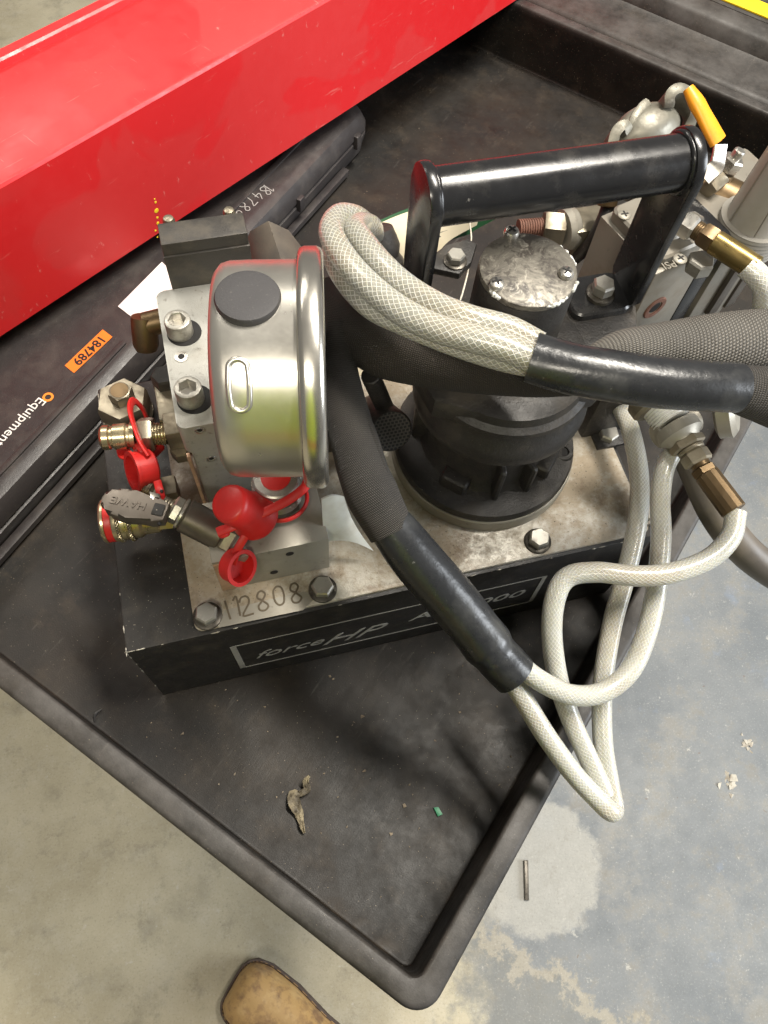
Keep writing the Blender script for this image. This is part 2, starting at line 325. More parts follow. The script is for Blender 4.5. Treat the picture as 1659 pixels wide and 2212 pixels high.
    nt.links.new(bp.outputs[0], b.inputs['Normal'])
    return m
M['floor'] = floor_mat()

# ------------------------------------------------------------------ mesh building
def basis(ax, up=None):
    z = V(ax).normalized()
    x = V(up) if up is not None else (V((1, 0, 0)) if abs(z.x) < .9 else V((0, 1, 0)))
    x = (x - z*x.dot(z)).normalized()
    return x, z.cross(x), z
def frame(o, ax, up=None):
    x, y, z = basis(ax, up)
    return Matrix.Translation(V(o)) @ Matrix((x, y, z)).transposed().to_4x4()
def spline(pts, n=8):
    pts = [V(p) for p in pts]
    if len(pts) == 2: return [pts[0].lerp(pts[1], i/n) for i in range(n+1)]
    q = [pts[0]*2-pts[1]] + pts + [pts[-1]*2-pts[-2]]
    out = []
    for i in range(1, len(q)-2):
        a, b, c, d = q[i-1:i+3]
        for k in range(n):
            t = k/n
            out.append(.5*((2*b)+(c-a)*t+(2*a-5*b+4*c-d)*t*t+(3*b-a-3*c+d)*t**3))
    out.append(pts[-1]); return out
def interp(vals, n):
    if not isinstance(vals, (list, tuple)): return [vals]*n
    out = []
    for i in range(n):
        t = i/(n-1)*(len(vals)-1); k = min(int(t), len(vals)-2); out.append(vals[k]+(vals[k+1]-vals[k])*(t-k))
    return out
class MB:
    def __init__(s): s.bm = bmesh.new(); s.uv = s.bm.loops.layers.uv.new('UVMap')
    def rings(s, rings, cap0=True, cap1=True, vs=None, closed=True):
        R = [[s.bm.verts.new(p) for p in r] for r in rings]; n = len(R[0])
        for i in range(len(R)-1):
            for j in range(n if closed else n-1):
                k = (j+1) % n
                try: f = s.bm.faces.new((R[i][j], R[i][k], R[i+1][k], R[i+1][j]))
                except ValueError: continue
                if vs:
                    for l, (uu, vv) in zip(f.loops, ((j/n, vs[i]), ((j+1)/n, vs[i]), ((j+1)/n, vs[i+1]), (j/n, vs[i+1]))): l[s.uv].uv = (uu, vv)
        if cap0: s.bm.faces.new(R[0][::-1])
        if cap1: s.bm.faces.new(R[-1])
        return s
    def lathe(s, o, ax, prof, seg=32, up=None, cap0=True, cap1=True, twist=0):
        M_ = frame(o, ax, up); vs = [0]
        for a, b in zip(prof, prof[1:]): vs.append(vs[-1]+math.hypot(b[0]-a[0], b[1]-a[1]))
        rg = [[M_ @ V((r*math.cos(2*math.pi*j/seg+twist), r*math.sin(2*math.pi*j/seg+twist), h)) for j in range(seg)] for r, h in prof]
        return s.rings(rg, cap0, cap1, vs)
    def cyl(s, a, b, r, r2=None, seg=28, ch=.8):
        a, b = V(a), V(b); L = (b-a).length; r2 = r if r2 is None else r2; ch = min(ch, r*.4, L*.3)
        return s.lathe(a, b-a, [(r-ch, 0), (r, ch), (r2, L-ch), (r2-ch, L)], seg)
    def hexa(s, a, b, af, up=None, ch=.12):
        a, b = V(a), V(b); L = (b-a).length; r = af/math.sqrt(3)
        c = min(L*.18, r*.16)
        return s.lathe(a, b-a, [(r*(1-ch), 0), (r, c), (r, L-c), (r*(1-ch), L)], 6, up)
    def thread(s, a, b, r, pitch=1.8, depth=.7, seg=24):
        a, b = V(a), V(b); L = (b-a).length; n = max(2, int(L/pitch)); pr = []
        for i in range(n): pr += [(r, L*i/n), (r, L*(i+.35)/n), (r-depth, L*(i+.6)/n), (r-depth, L*(i+.8)/n)]
        pr.append((r, L)); return s.lathe(a, b-a, pr, seg)
    def box(s, c, size, M_=None, bev=0, seg=2):
        T = (M_ or Matrix.Identity(4)) @ Matrix.Translation(V(c)) @ Matrix.Diagonal((*size, 1))
        g = bmesh.ops.create_cube(s.bm, size=1, matrix=T)
        if bev:
            es = list({e for v in g['verts'] for e in v.link_edges})
            bmesh.ops.bevel(s.bm, geom=es, offset=bev, segments=seg, affect='EDGES', profile=.6)
        return s
    def prism(s, poly, ext, bev=0, seg=2):
        a = [s.bm.verts.new(V(p)) for p in poly]; b = [s.bm.verts.new(V(p)+V(ext)) for p in poly]; n = len(a)
        fs = [s.bm.faces.new(a[::-1]), s.bm.faces.new(b)] + [s.bm.faces.new((a[i], a[(i+1) % n], b[(i+1) % n], b[i])) for i in range(n)]
        if bev:
            es = list({e for f in fs[:2] for e in f.edges})
            bmesh.ops.bevel(s.bm, geom=es, offset=bev, segments=seg, affect='EDGES', profile=.6)
        return s
    def sweep(s, path, section, up=None, cap=True, scale=1.0):
        """section: 2-D points, or a function t -> points"""
        n = len(path); T = []
        for i in range(n): T.append((path[min(i+1, n-1)]-path[max(i-1, 0)]).normalized())
        x, y, z = basis(T[0], up); rg = []; vs = [0.0]
        for i in range(n):
            if i:
                qd = T[i-1].rotation_difference(T[i]); x = qd @ x; vs.append(vs[-1]+(path[i]-path[i-1]).length)
                if up is not None: x = basis(T[i], up)[0]
            x = (x - T[i]*x.dot(T[i])).normalized(); y = T[i].cross(x)
            sec = section(i/(n-1)) if callable(section) else section
            rg.append([path[i]+x*a+y*b for a, b in sec])
        return s.rings(rg, cap, cap, vs)
    def tube(s, path, r, seg=16, flat=1.0, up=None):
        n = len(path); rr = interp(r, n); ff = interp(flat, n)
        def sec(t):
            i = int(round(t*(n-1)))
            return [(rr[i]*ff[i]*math.cos(2*math.pi*j/seg), rr[i]*math.sin(2*math.pi*j/seg)) for j in range(seg)]
        return s.sweep(path, sec, up)
    def strap(s, path, wid, th, up):
        a, b = th/2, wid/2; c = min(a, b)*.5
        return s.sweep(path, [(a, b-c), (a-c, b), (-a+c, b), (-a, b-c), (-a, -b+c), (-a+c, -b), (a-c, -b), (a, -b+c)], up)
    def sheet(s, grid, th):
        """a curved sheet from a grid of points, with thickness"""
        nr, nc = len(grid), len(grid[0]); nm = []
        for i in range(nr):
            r = []
            for j in range(nc):
                du = grid[i][min(j+1, nc-1)]-grid[i][max(j-1, 0)]; dv = grid[min(i+1, nr-1)][j]-grid[max(i-1, 0)][j]
                r.append(du.cross(dv).normalized())
            nm.append(r)
        A = [[s.bm.verts.new(grid[i][j]+nm[i][j]*th/2) for j in range(nc)] for i in range(nr)]
        B = [[s.bm.verts.new(grid[i][j]-nm[i][j]*th/2) for j in range(nc)] for i in range(nr)]
        for i in range(nr-1):
            for j in range(nc-1):
                s.bm.faces.new((A[i][j], A[i][j+1], A[i+1][j+1], A[i+1][j])); s.bm.faces.new((B[i+1][j], B[i+1][j+1], B[i][j+1], B[i][j]))
        for i in range(nr-1):
            s.bm.faces.new((A[i+1][0], B[i+1][0], B[i][0], A[i][0])); s.bm.faces.new((A[i][-1], B[i][-1], B[i+1][-1], A[i+1][-1]))
        for j in range(nc-1):
            s.bm.faces.new((A[0][j], B[0][j], B[0][j+1], A[0][j+1])); s.bm.faces.new((A[-1][j+1], B[-1][j+1], B[-1][j], A[-1][j]))
        return s
    def data(s, name, m, ang=32):
        bmesh.ops.recalc_face_normals(s.bm, faces=s.bm.faces)
        me = bpy.data.meshes.new(name); s.bm.transform(Matrix.Scale(.001, 4)); s.bm.to_mesh(me); s.bm.free()
        me.materials.append(M[m]); me.polygons.foreach_set('use_smooth', [True]*len(me.polygons)); me.set_sharp_from_angle(angle=math.radians(ang))
        return me
WORLD = {}
def mm(Mx):                                        # a pump-frame matrix in mm -> scene matrix in metres
    Mx = Mx.copy(); Mx.translation = (Mx.translation + V((0, 0, TRAY_Z)))*.001; return Mx
def link(name, data, parent=None, Mx=None):
    o = bpy.data.objects.new(name, data); C.objects.link(o)
    wm = mm(Mx if Mx is not None else Matrix.Identity(4)); WORLD[o] = wm
    if parent is not None:
        o.parent = parent; o.matrix_basis = WORLD[parent].inverted() @ wm
    else: o.matrix_basis = wm
    return o
def thing(name, label, cat, base, group=None, kind=None, data=None, Mx=None):
    o = link(name, data, None, Mx if Mx is not None else Matrix.Translation(V(base)))
    if label: o['label'] = label
    if cat: o['category'] = cat
    if group: o['group'] = group
    if kind: o['kind'] = kind
    return o
def part(name, mb, m, parent, ang=32, Mx=None, label=None, kind=None):
    o = link(name, mb.data(name, m, ang), parent, Mx)
    if label: o['label'] = label
    if kind: o['kind'] = kind
    return o
def again(src, parent, Mx):                        # a copy of a part (and its sub-parts) elsewhere, sharing mesh data
    c = src.copy(); C.objects.link(c); c.parent = parent; wm = mm(Mx); WORLD[c] = wm; c.matrix_basis = WORLD[parent].inverted() @ wm
    for ch in list(src.children):
        if ch is c: continue
        d = ch.copy(); C.objects.link(d); d.parent = c
    return c
FONT = {}
def lettering(name, txt, size, Mx, m, parent, depth=.15, shear=0.0, sx=1.0, off=0.0):
    cu = bpy.data.curves.new(name, 'FONT'); cu.body = txt; cu.size = size; cu.extrude = depth; cu.shear = shear; cu.offset = off
    cu.align_x = 'LEFT'; cu.resolution_u = 3
    t = bpy.data.objects.new(name, cu); C.objects.link(t); dg = bpy.context.evaluated_depsgraph_get()
    me = bpy.data.meshes.new_from_object(t.evaluated_get(dg)); bpy.data.objects.remove(t)
    me.transform(Matrix.Diagonal((.001*sx, .001, .001, 1))); me.materials.clear(); me.materials.append(M[m]); me.name = name
    return link(name, me, parent, Mx)
STROKES = {'1': [[(.25, .85), (.5, 1), (.5, 0)]], 'l': [[(.35, 1), (.45, 0)]],
           '2': [[(.05, .75), (.2, .97), (.5, 1), (.65, .8), (.55, .55), (.1, .05), (.75, .02)]],
           '8': [[(.4, .52), (.15, .7), (.25, .95), (.5, 1), (.65, .8), (.4, .52), (.1, .28), (.15, .05), (.45, 0), (.68, .2), (.4, .52)]],
           '0': [[(.4, 1), (.15, .8), (.1, .3), (.3, .02), (.6, .1), (.72, .5), (.65, .9), (.4, 1)]],
           '4': [[(.45, 1), (.08, .4), (.75, .42)], [(.58, .7), (.55, 0)]], '7': [[(.05, .95), (.7, 1), (.35, .5), (.3, 0)]],
           '9': [[(.65, .75), (.45, 1), (.15, .85), (.15, .55), (.45, .5), (.65, .75), (.6, .3), (.5, 0)]]}
def handwriting(name, txt, h, Mx, m, parent, r=.5, adv=.85):
    mb = MB(); x = 0
    for k, ch in enumerate(txt):
        for st in STROKES[ch]:
            pts = [V((x+a*h*.8, b*h+h*.05*math.sin(k*2.1), 0)) for a, b in st]
            mb.tube(spline(pts, 4), r, 6, .35, up=(0, 0, 1))
        x += h*adv*(.55 if ch in '1l' else 1)
    return part(name, mb, m, parent, 60, Mx)
def rot2(Mx, ang): return Mx @ Matrix.Rotation(ang, 4, 'Z')
def rrect(x0, y0, x1, y1, r, z, n=6, T=None):
    out = []
    for cx, cy, a0 in ((x1-r, y1-r, 0), (x0+r, y1-r, 90), (x0+r, y0+r, 180), (x1-r, y0+r, 270)):
        for i in range(n+1):
            a = math.radians(a0+90*i/n); p = V((cx+r*math.cos(a), cy+r*math.sin(a), z)); out.append(T @ p if T else p)
    return out

# ------------------------------------------------------------------ setting
mb = MB(); mb.box((0, 0, -TRAY_Z-15), (9000, 9000, 30))
fl = part('floor', mb, 'floor', None); fl['kind'] = 'structure'

# ------------------------------------------------------------------ the cart
A0, A1, B0, B1 = -500, 64, -11, 882
crt = thing('utility_cart', 'black plastic utility cart whose scratched tray carries the air hydraulic pump', 'cart', cart(-220, 440, -TRAY_Z), Mx=MC @ Matrix.Translation((-220, 440, -TRAY_Z)))
mb = MB()
def loop(off, z, r): return rrect(A0-off, B0-off, A1+off, B1+off, r, z, 8)
rg = []
for off, z, r in ((-2.5, 0, 4), (-1, .3, 5), (-.3, 1.0, 6), (0, 3, 6), (.1, 30, 6.2), (.2, 64, 6.4), (.5, 66.8, 7), (1.3, 68.1, 8), (2.6, 68.6, 9), (12, 68.1, 14), (14.4, 67.2, 16), (15.7, 65.2, 17), (16.0, 62, 17.5), (16.0, 50, 17.5), (15.4, 48.2, 17), (13.8, 47.6, 16), (13.5, 46, 16), (13.5, 10, 15), (10, -30, 13)):
    rg.append(loop(off, z, r))
mb.rings(rg, True, False)
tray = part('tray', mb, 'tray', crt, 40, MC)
mb = MB(); T = None
prof = [(B1+17, 62), (B1+21, 67), (B1+26, 68), (B1+78, 67), (B1+84, 70), (B1+88, 84), (B1+93, 88), (B1+118, 88), (B1+121, 80), (B1+121, 20), (B1+17, 20)]
mb.prism([V((A0-12, b, z)) for b, z in prof], V((A1-A0+24, 0, 0)), 1.2)
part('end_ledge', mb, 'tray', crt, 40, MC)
mb = MB(); mb.box(((A0+A1)/2, B1+150, 82), (A1-A0+40, 56, 10), None, 2); part('end_rail', mb, 'tray', crt, 40, MC)
mb = MB(); mb.box(((A0+A1)/2, B1+141, 88.2), (A1-A0+20, 26, 2), None, .6); part('warning_stripe', mb, 'yellow_tape', crt, 40, MC, label='yellow tape stripe along the far rail')
mb = MB(); mb.box(((A0+A1)/2, (B0+B1)/2, -380), (A1-A0, B1-B0, 30), None, 8); part('lower_shelf', mb, 'tray', crt, 40, MC)
leg = None
for a in (A0+40, A1-60):
    for b in (B0+60, B1-60):
        if leg is None:
            mb = MB(); mb.box((0, 0, 214), (50, 50, 428), None, 6); leg = part('leg', mb, 'tray', crt, 40, MC @ Matrix.Translation((a, b, -450)))
            mb = MB(); mb.cyl((-14, 0, -50), (14, 0, -50), 50, ch=6); mb.box((0, 0, -12), (34, 40, 24), None, 4); part('caster', mb, 'rubber', leg, 40, MC @ Matrix.Translation((a, b, -450)))
        else: again(leg, crt, MC @ Matrix.Translation((a, b, -450)))

# ------------------------------------------------------------------ plastic tool case lying in the tray
e0 = P(15, 1180, 8); e1 = P(590, 540, 8)
cdir = (e1-e0); cdir.z = 0; cdir.normalize(); cang = math.atan2(cdir.y, cdir.x)
K0 = P(820, 262, 46)                              # its far right end
case = thing('tool_case', 'black plastic tool case with an orange number sticker lying half under the red toolbox', 'tool case', K0)
KX = Matrix.Translation((e0.x, e0.y, 0)) @ Matrix.Rotation(cang, 4, 'Z')   # x along the near edge, y away from it
def klocal(p): return KX.inverted() @ p
def kp(u, v, z): return klocal(P(u, v, z))
LEN1 = klocal(K0).x + 13; CW = 200; x0c = -330
def kl(o, z, r): return rrect(x0c+o, 0+o, LEN1-o, CW-o, r, z, 7)
mb = MB()
mb.rings([kl(9, 1, 12), kl(5, 3, 16), kl(3, 12, 20), kl(0, 24, 22), kl(0, 27, 22), kl(2.5, 28.5, 21), kl(2.5, 30.5, 21), kl(0, 32, 22), kl(0, 36, 22), kl(3, 46, 24), kl(6, 50, 25), kl(12, 52.5, 28), kl(16, 53, 30)])
body = part('case_shell', mb, 'case', case, 28, KX)
for y, xa, xb in ((34, LEN1-250, LEN1-40), (84, LEN1-270, LEN1-52), (20, x0c+60, LEN1-400), (118, x0c+60, LEN1-420)):
    mb = MB(); mb.sweep(spline([V((xa, y, 53)), V((xb, y, 53))], 4), [(1.6, -2.6), (2.0, 0), (1.6, 2.6), (-1, 3), (-1, -3)], (0, 0, 1))
    part('stiffening_rib', mb, 'case', case, 60, KX)
mb = MB(); mb.sweep(spline([V((x0c+40, -1.5, 8)), V((LEN1-60, -1.5, 8))], 6), [(3, -4), (4, 0), (3, 4), (-3, 4), (-3, -4)], (0, 0, 1))
part('bottom_flange', mb, 'case', case, 60, KX)
for xx in (LEN1-36, LEN1-150, LEN1-215):
    mb = MB(); mb.box((xx, -1.0, 30), (9, 7, 16), None, 1.5); part('latch', mb, 'case', case, 40, KX)
def on_case(u, v, u2, v2, z=53.15):
    a, b = kp(u, v, z), kp(u2, v2, z); ang = math.atan2(b.y-a.y, b.x-a.x)
    return rot2(KX @ Matrix.Translation((a.x, a.y, z)), ang), (b-a).length
T, L = on_case(232, 708, 140, 792)                 # the sticker, reading away from the camera
a = P(243, 728, 53.4); b_ = P(160, 806, 53.4); c_ = P(140, 790, 53.4); d_ = P(222, 712, 53.4)
mb = MB(); mb.prism([a, b_, c_, d_], V((0, 0, .3))); part('number_sticker', mb, 'orange_label', case)
ex = (b_-a).normalized(); ey = V((0, 0, 1)).cross(ex)
Tn = Matrix((ex, ey, V((0, 0, 1)))).transposed().to_4x4(); Ls = (b_-a).length; Hs = (c_-b_).length
Tn.translation = a + ex*Ls*.10 - ey*Hs*.02 if (d_-a).dot(ey) > 0 else a + ex*Ls*.1 - ey*Hs*.82
Tn.translation.z = 53.85
if (d_-a).dot(ey) > 0: Tn.translation = Tn.translation + ey*Hs*.16
lettering('sticker_number', '184789', Hs*1.02, Tn, 'ink', case, .1, 0, Ls*.84/(Hs*1.02*3.42), .25)
# handwriting nearer the far end, maker's name at the near end, white label under the pump's corner
q0, q1 = P(588, 402, 53.2), P(510, 462, 53.2); ex = (q1-q0).normalized(); ey = V((0, 0, 1)).cross(ex)
Tn = Matrix((ex, ey, V((0, 0, 1)))).transposed().to_4x4(); Tn.translation = q0 - ey*7 + V((0, 0, .25))
handwriting('chalk_number', '184789', 12.5, Tn, 'chalk', case, .55, .80)
q0, q1 = P(97, 858, 53.2), P(-10, 968, 53.2); ex = (q1-q0).normalized(); ey = V((0, 0, 1)).cross(ex)
Tn = Matrix((ex, ey, V((0, 0, 1)))).transposed().to_4x4(); Tn.translation = q0 + ex*2 - ey*4.0 + V((0, 0, .3))
lettering('printed_name', 'Equipment', 12.5, Tn, 'white_ink', case, .08, 0, 1.0, .03)
mb = MB(); cc = P(104, 858, 53.4)
mb.lathe(cc, (0, 0, 1), [(2.6, 0), (2.6, .3), (4.6, .3), (4.6, 0)], 20, cap0=False, cap1=False); part('printed_logo', mb, 'orange_ink', case)
pl = [P(255, 662, 53.5), P(330, 720, 53.5), P(420, 640, 53.5), P(350, 566, 53.5)]
mb = MB(); mb.prism(pl, V((0, 0, .35))); part('paper_label', mb, 'white_label', case)

# ------------------------------------------------------------------ red steel toolbox across the cart's far side
r0 = P(0, 727, 72); r1 = P(1115, 0, 72); rd = (r1-r0).normalized(); ra = math.atan2(rd.y, rd.x)
RX = Matrix.Translation(r0) @ Matrix.Rotation(ra, 4, 'Z')
def rl(u, v, z): return RX.inverted() @ P(u, v, z)
# the front stands upright, the lid is nearly level with a rolled lip at the back
ztop = 193.5
box_ = thing('red_toolbox', 'long red steel toolbox with scuffed enamel resting across the far side of the cart', 'toolbox', RX @ V((300, 60, 0)))
up0, up1 = rl(0, 151, ztop), rl(286, 0, ztop)
yb = max(60, (up0.y+up1.y)/2)
zr = ztop-72
prof = [(0, 0), (0, zr-3), (1.2, zr-.8), (3.2, zr), (yb-2, zr-1.5), (yb, zr-1.5), (yb+.6, zr+4), (yb+2.5, zr+5.5), (yb+12, zr+5.5), (yb+14, zr+3.5), (yb+14, 0)]
mb = MB(); mb.prism([V((-420, y, z)) for y, z in prof], V((1700, 0, 0)))
part('toolbox_body', mb, 'red_paint', box_, 25, RX)
mb = MB()
for i, (u, v, s_) in enumerate(((336, 437, 1.3), (338, 455, 2.6), (340, 470, 1.4), (341, 482, 1.7), (336, 498, 1.2), (340, 512, 1.0), (334, 430, .9))):
    d = ray(u, v); o = V((0, 0, 600)); n = RX.to_3x3() @ V((0, -1, 0)); t = (r0-o).dot(n)/d.dot(n); p = o+d*t + n*.05
    mb.lathe(p, n, [(s_*.9, 0), (s_*.8, .25), (s_*.2, .35)], 10, cap0=False)
part('paint_spatter', mb, 'yellow_tape', box_, label='row of small yellow paint drips')

# ------------------------------------------------------------------ the pump: tank and cover plate
pump = thing('hydraulic_pump', 'air driven hydraulic pump with black tank, stainless gauge and carry handle standing in the tray', 'pump', (90, 270, 0))
TX0, TX1, TY0, TY1, TZ = -102, 268, 169, 378, 115
mb = MB(); mb.box(((TX0+TX1)/2, (TY0+TY1)/2, TZ/2), (TX1-TX0, TY1-TY0, TZ), None, 1.6)
part('tank', mb, 'tank', pump)
mb = MB(); rc = random.Random(5)
for a_, b2, n_ in ((V((TX0, TY0, TZ)), V((TX0, TY0, 20)), 9), (V((TX0, TY0, TZ)), V((TX0, TY1, TZ)), 8), (V((TX0, TY0, TZ)), V((TX1, TY0, TZ)), 16)):
    for k in range(n_):
        t = rc.random()**1.6; L_ = rc.uniform(.8, 3.2); q = a_.lerp(b2, t); d_ = (b2-a_).normalized(); o_ = V((.35 if abs(d_.x) < .5 else 0, .35 if abs(d_.y) < .5 else 0, -.35 if abs(d_.z) < .5 else 0))
        mb.tube([q+o_-d_*L_, q+o_, q+o_+d_*L_*.7], [.15, rc.uniform(.35, .75), .12], 6)
part('chipped_edge', mb, 'alu_cast', pump, 60, kind='stuff')
PX0, PX1 = -57, 264
mb = MB(); mb.rings([rrect(PX0, TY0+3, PX1, TY1-4, 5, TZ+.1), rrect(PX0, TY0+3, PX1, TY1-4, 5, TZ+2.6), rrect(PX0+.5, TY0+3.5, PX1-.5, TY1-4.5, 5, TZ+3)])
part('cover_plate', mb, 'plate', pump)
FT = Matrix.Translation((0, TY0, 0)) @ Matrix.Rotation(math.pi/2, 4, 'X')        # front face: x right, y up, z towards us
c0, c1 = P(503, 1405, 0), None
def on_front(u, v):                                # where a pixel meets the tank's front face
    d = ray(u, v); t = (TY0-.2)/d.y; return V((d.x*t, TY0-.2, 600+d.z*t))
bl, tl, tr_, br = on_front(522, 1442), on_front(503, 1398), on_front(1178, 1244), on_front(1145, 1300)
mb = MB()
zt, zb, xl, xr = (tl.z+tr_.z)/2, (bl.z+br.z)/2, tl.x, tr_.x
q = [V((xl, zt, 0)), V((bl.x+1, zb, 0)), V((br.x, zb, 0)), V((xr, zt, 0))]
for a_, b2, w_ in ((q[0], q[1], 4.2), (q[1], q[2], 1.5), (q[2], q[3], 3.6), (q[3], q[0], 1.3)):
    mb.strap(spline([a_, b2], 2), w_, .3, (0, 0, 1))
part('decal_border', mb, 'grey_ink', pump, 32, FT @ Matrix.Translation((0, 0, .25)))
f0 = on_front(548, 1422); f1 = on_front(838, 1330)
lettering('decal_name', 'force', 21, FT @ Matrix.Translation((f0.x, f0.z-2, .2)), 'grey_ink', pump, .1, .45, 1.15)
h0 = on_front(700, 1391); lettering('decal_name', 'HP', 29, FT @ Matrix.Translation((h0.x-4, h0.z-3, .22)), 'grey_ink', pump, .1, .55, 1.2)
a0 = on_front(882, 1342); lettering('decal_type', 'AP 3000', 17.5, FT @ Matrix.Translation((a0.x, a0.z, .2)), 'grey_ink', pump, .1, .22, 1.5, .12)
# number scribed on the plate
n0, n1 = P(482, 1342, TZ+3.2), P(640, 1300, TZ+3.2); ex = (n1-n0).normalized(); ey = V((0, 0, 1)).cross(ex)
Tn = Matrix((ex, ey, V((0, 0, 1)))).transposed().to_4x4(); Tn.translation = n0+V((0, 0, .1))
mb = MB(); mb.prism([P(472, 1356, TZ+3), P(655, 1318, TZ+3), P(690, 1282, TZ+3), P(655, 1278, TZ+3), P(485, 1318, TZ+3)], V((0, 0, .08)))
part('wiped_patch', mb, 'alu_cast', pump)
handwriting('scribed_number', 'l12808', 13.5, Tn, 'pencil', pump, .72, .82)
# hexagon flange bolts
mb = MB(); mb.lathe((0, 0, 0), (0, 0, 1), [(9.6, 0), (9.4, 1.6), (8, 2.2)], 28)
b0 = P(447, 1328, TZ+6)
bolt = part('flange_bolt', MB().hexa((0, 0, 1.8), (0, 0, 8.2), 13, ch=.14), 'bolt', pump, 32, Matrix.Translation((b0.x, b0.y, TZ+3)) @ Matrix.Rotation(.3, 4, 'Z'))
wsh = part('washer', mb, 'washer', bolt, 32, Matrix.Translation((b0.x, b0.y, TZ+3)) @ Matrix.Rotation(.3, 4, 'Z'))
for (u, v, a) in ((697, 1270, .8), (1163, 1166, .1), (1391, 1108, .5), (1313, 940, .4), (945, 1216, .9)):
    p = P(u, v, TZ+6); 
    again(bolt, pump, Matrix.Translation((p.x, p.y, TZ+3 if u != 945 else TZ+1)) @ Matrix.Rotation(a, 4, 'Z'))
mb = MB(); bp_ = P(1318, 938, TZ+4); mb.box((bp_.x+2, bp_.y+4, TZ+4.6), (34, 30, 3), Matrix.Identity(4), .8); part('hold_down_clip', mb, 'motor_black', pump)

# ------------------------------------------------------------------ air motor
mc = V((165, 262, 0))
mb = MB(); mb.lathe((mc.x, mc.y, TZ+3), (0, 0, 1), [(65, 0), (66, 1), (66, 11.5), (65.3, 12.5)], 72); part('mounting_ring', mb, 'alu_cast', pump)
mb = MB(); mb.lathe((mc.x, mc.y, TZ+15.6), (0, 0, 1), [(64.8, 0), (64.8, 4), (63.8, 6), (58, 7), (47, 9), (44, 14), (43, 40), (46, 50), (53, 56), (56.5, 62), (57, 68), (55.5, 75), (52.5, 80), (51.8, 86), (53.4, 88), (53.4, 92), (50, 95), (49, 101), (42, 103)], 72)
for k, a in enumerate((-2.35, -1.75, -1.28, -.75, .1, .9, 1.9, 2.8)):   # uneven ribs and lobes cast round the flange
    wd = (20, 5, 5, 24, 9, 14, 10, 16)[k]; hh = (16, 40, 34, 15, 30, 40, 30, 40)[k]
    mb.box((46, 0, 4+hh/2), (13, wd, hh), Matrix.Translation((mc.x, mc.y, TZ+15.6)) @ Matrix.Rotation(a, 4, 'Z'), 3.5, 3)
motor = part('air_motor', mb, 'motor_black', pump, 35)
hp = V((mc.x+51, mc.y-25, 0)); mb = MB(); mb.lathe((hp.x, hp.y, TZ+18), (0, 0, 1), [(7.6, 0), (7.2, 5.0), (6.4, 5.8), (4.1, 5.8), (4.0, 3)], 24, cap1=True); part('bolt_boss', mb, 'motor_black', motor)
mb = MB(); mb.cyl((hp.x, hp.y, TZ+20), (hp.x, hp.y, TZ+23), 3.9); part('bolt_hole', mb, 'dark', motor)
cc = V((160, 262, -18))
mb = MB(); mb.lathe((cc.x, cc.y, 226), (0, 0, 1), [(34, 0), (30, 6), (27, 10), (26.6, 30), (26.4, 70), (26, 73)], 56)
# the shoulder that carries the handle's feet
sh = [(-56, 4), (-30, 22), (18, 34), (76, 50), (92, 44), (96, 18), (84, -14), (48, -38), (-20, -42), (-50, -24)]
mb.prism([V((cc.x+x, cc.y+y, 214)) for x, y in sh], V((0, 0, 18)), 3)
neck = part('motor_head', mb, 'motor_black', pump, 35)
mb = MB(); mb.lathe((cc.x, cc.y, 299), (0, 0, 1), [(25.8, 0), (26.1, 1.2), (25.7, 3.4), (24.6, 3.9)], 56)
cap = part('motor_cap', mb, 'bare_cap', neck, 35)
# chipped white edge of the cap
mb = MB()
for a0_, a1_ in ((-.1, .55), (3.5, 3.8), (4.75, 5.3), (5.45, 5.75)):
    n = 14; pts = []
    for i in range(n):
        a = a0_+(a1_-a0_)*i/(n-1); r = 25.8+.3*math.sin(i*2.3); pts.append(V((cc.x+r*math.cos(a), cc.y+r*math.sin(a), 301.6+.5*math.sin(i*1.7))))
    mb.tube(spline(pts, 2), [.2]+[.55+.9*random.random() for _ in range(12)]+[.15], 6)
part('chipped_paint_edge', mb, 'white_plastic', neck, 60, kind='stuff')
def cross_screw(name, p, r, h, parent, m='steel', first=None):
    mb = MB(); mb.lathe((0, 0, 0), (0, 0, 1), [(r, 0), (r, h*.45), (r*.85, h*.8), (r*.45, h)], 20)
    o = part(name, mb, m, parent, 40, Matrix.Translation(p))
    mb = MB(); mb.box((0, 0, h*.92), (r*1.15, r*.26, h*.3)); mb.box((0, 0, h*.92), (r*.26, r*1.15, h*.31)); part('cross_recess', mb, 'dark', o, 30, Matrix.Translation(p))
    return o
s1 = None
for (u, v, a) in ((1073, 610, .3), (1224, 587, .8), (1106, 498, .5)):
    p = P(u, v, 305); p.z = 302.6
    if s1 is None: s1 = cross_screw('cap_screw', p, 4.2, 3.6, cap)
    else: again(s1, cap, Matrix.Translation(p) @ Matrix.Rotation(a, 4, 'Z'))
# muffler with a perforated end beside the motor
m0, m1 = P(792, 832, 216), P(846, 932, 184); ax = V((.06, -.78, .62)).normalized(); m0 = m1-ax*46
mb = MB(); mb.lathe(m0, ax, [(11, 0), (13, 3), (13.6, 20), (14.2, (m1-m0).length-2), (13, (m1-m0).length)], 40, cap1=False)
muf = part('exhaust_muffler', mb, 'motor_black', pump, 35)
mb = MB(); mb.lathe((0, 0, -1), (0, 0, 1), [(13.3, 0), (13.1, .6)], 36); part('grille', mb, 'grille', muf, 30, frame(m1, ax))
mb = MB(); q = P(800, 810, 225); mb.cyl(q, q+V((14, 4, -50)), 6); part('muffler_elbow', mb, 'motor_black', muf)
mb = MB(); mb.box((58, 300, 150), (36, 34, 64), Matrix.Identity(4), 4); part('exhaust_block', mb, 'motor_black', pump)

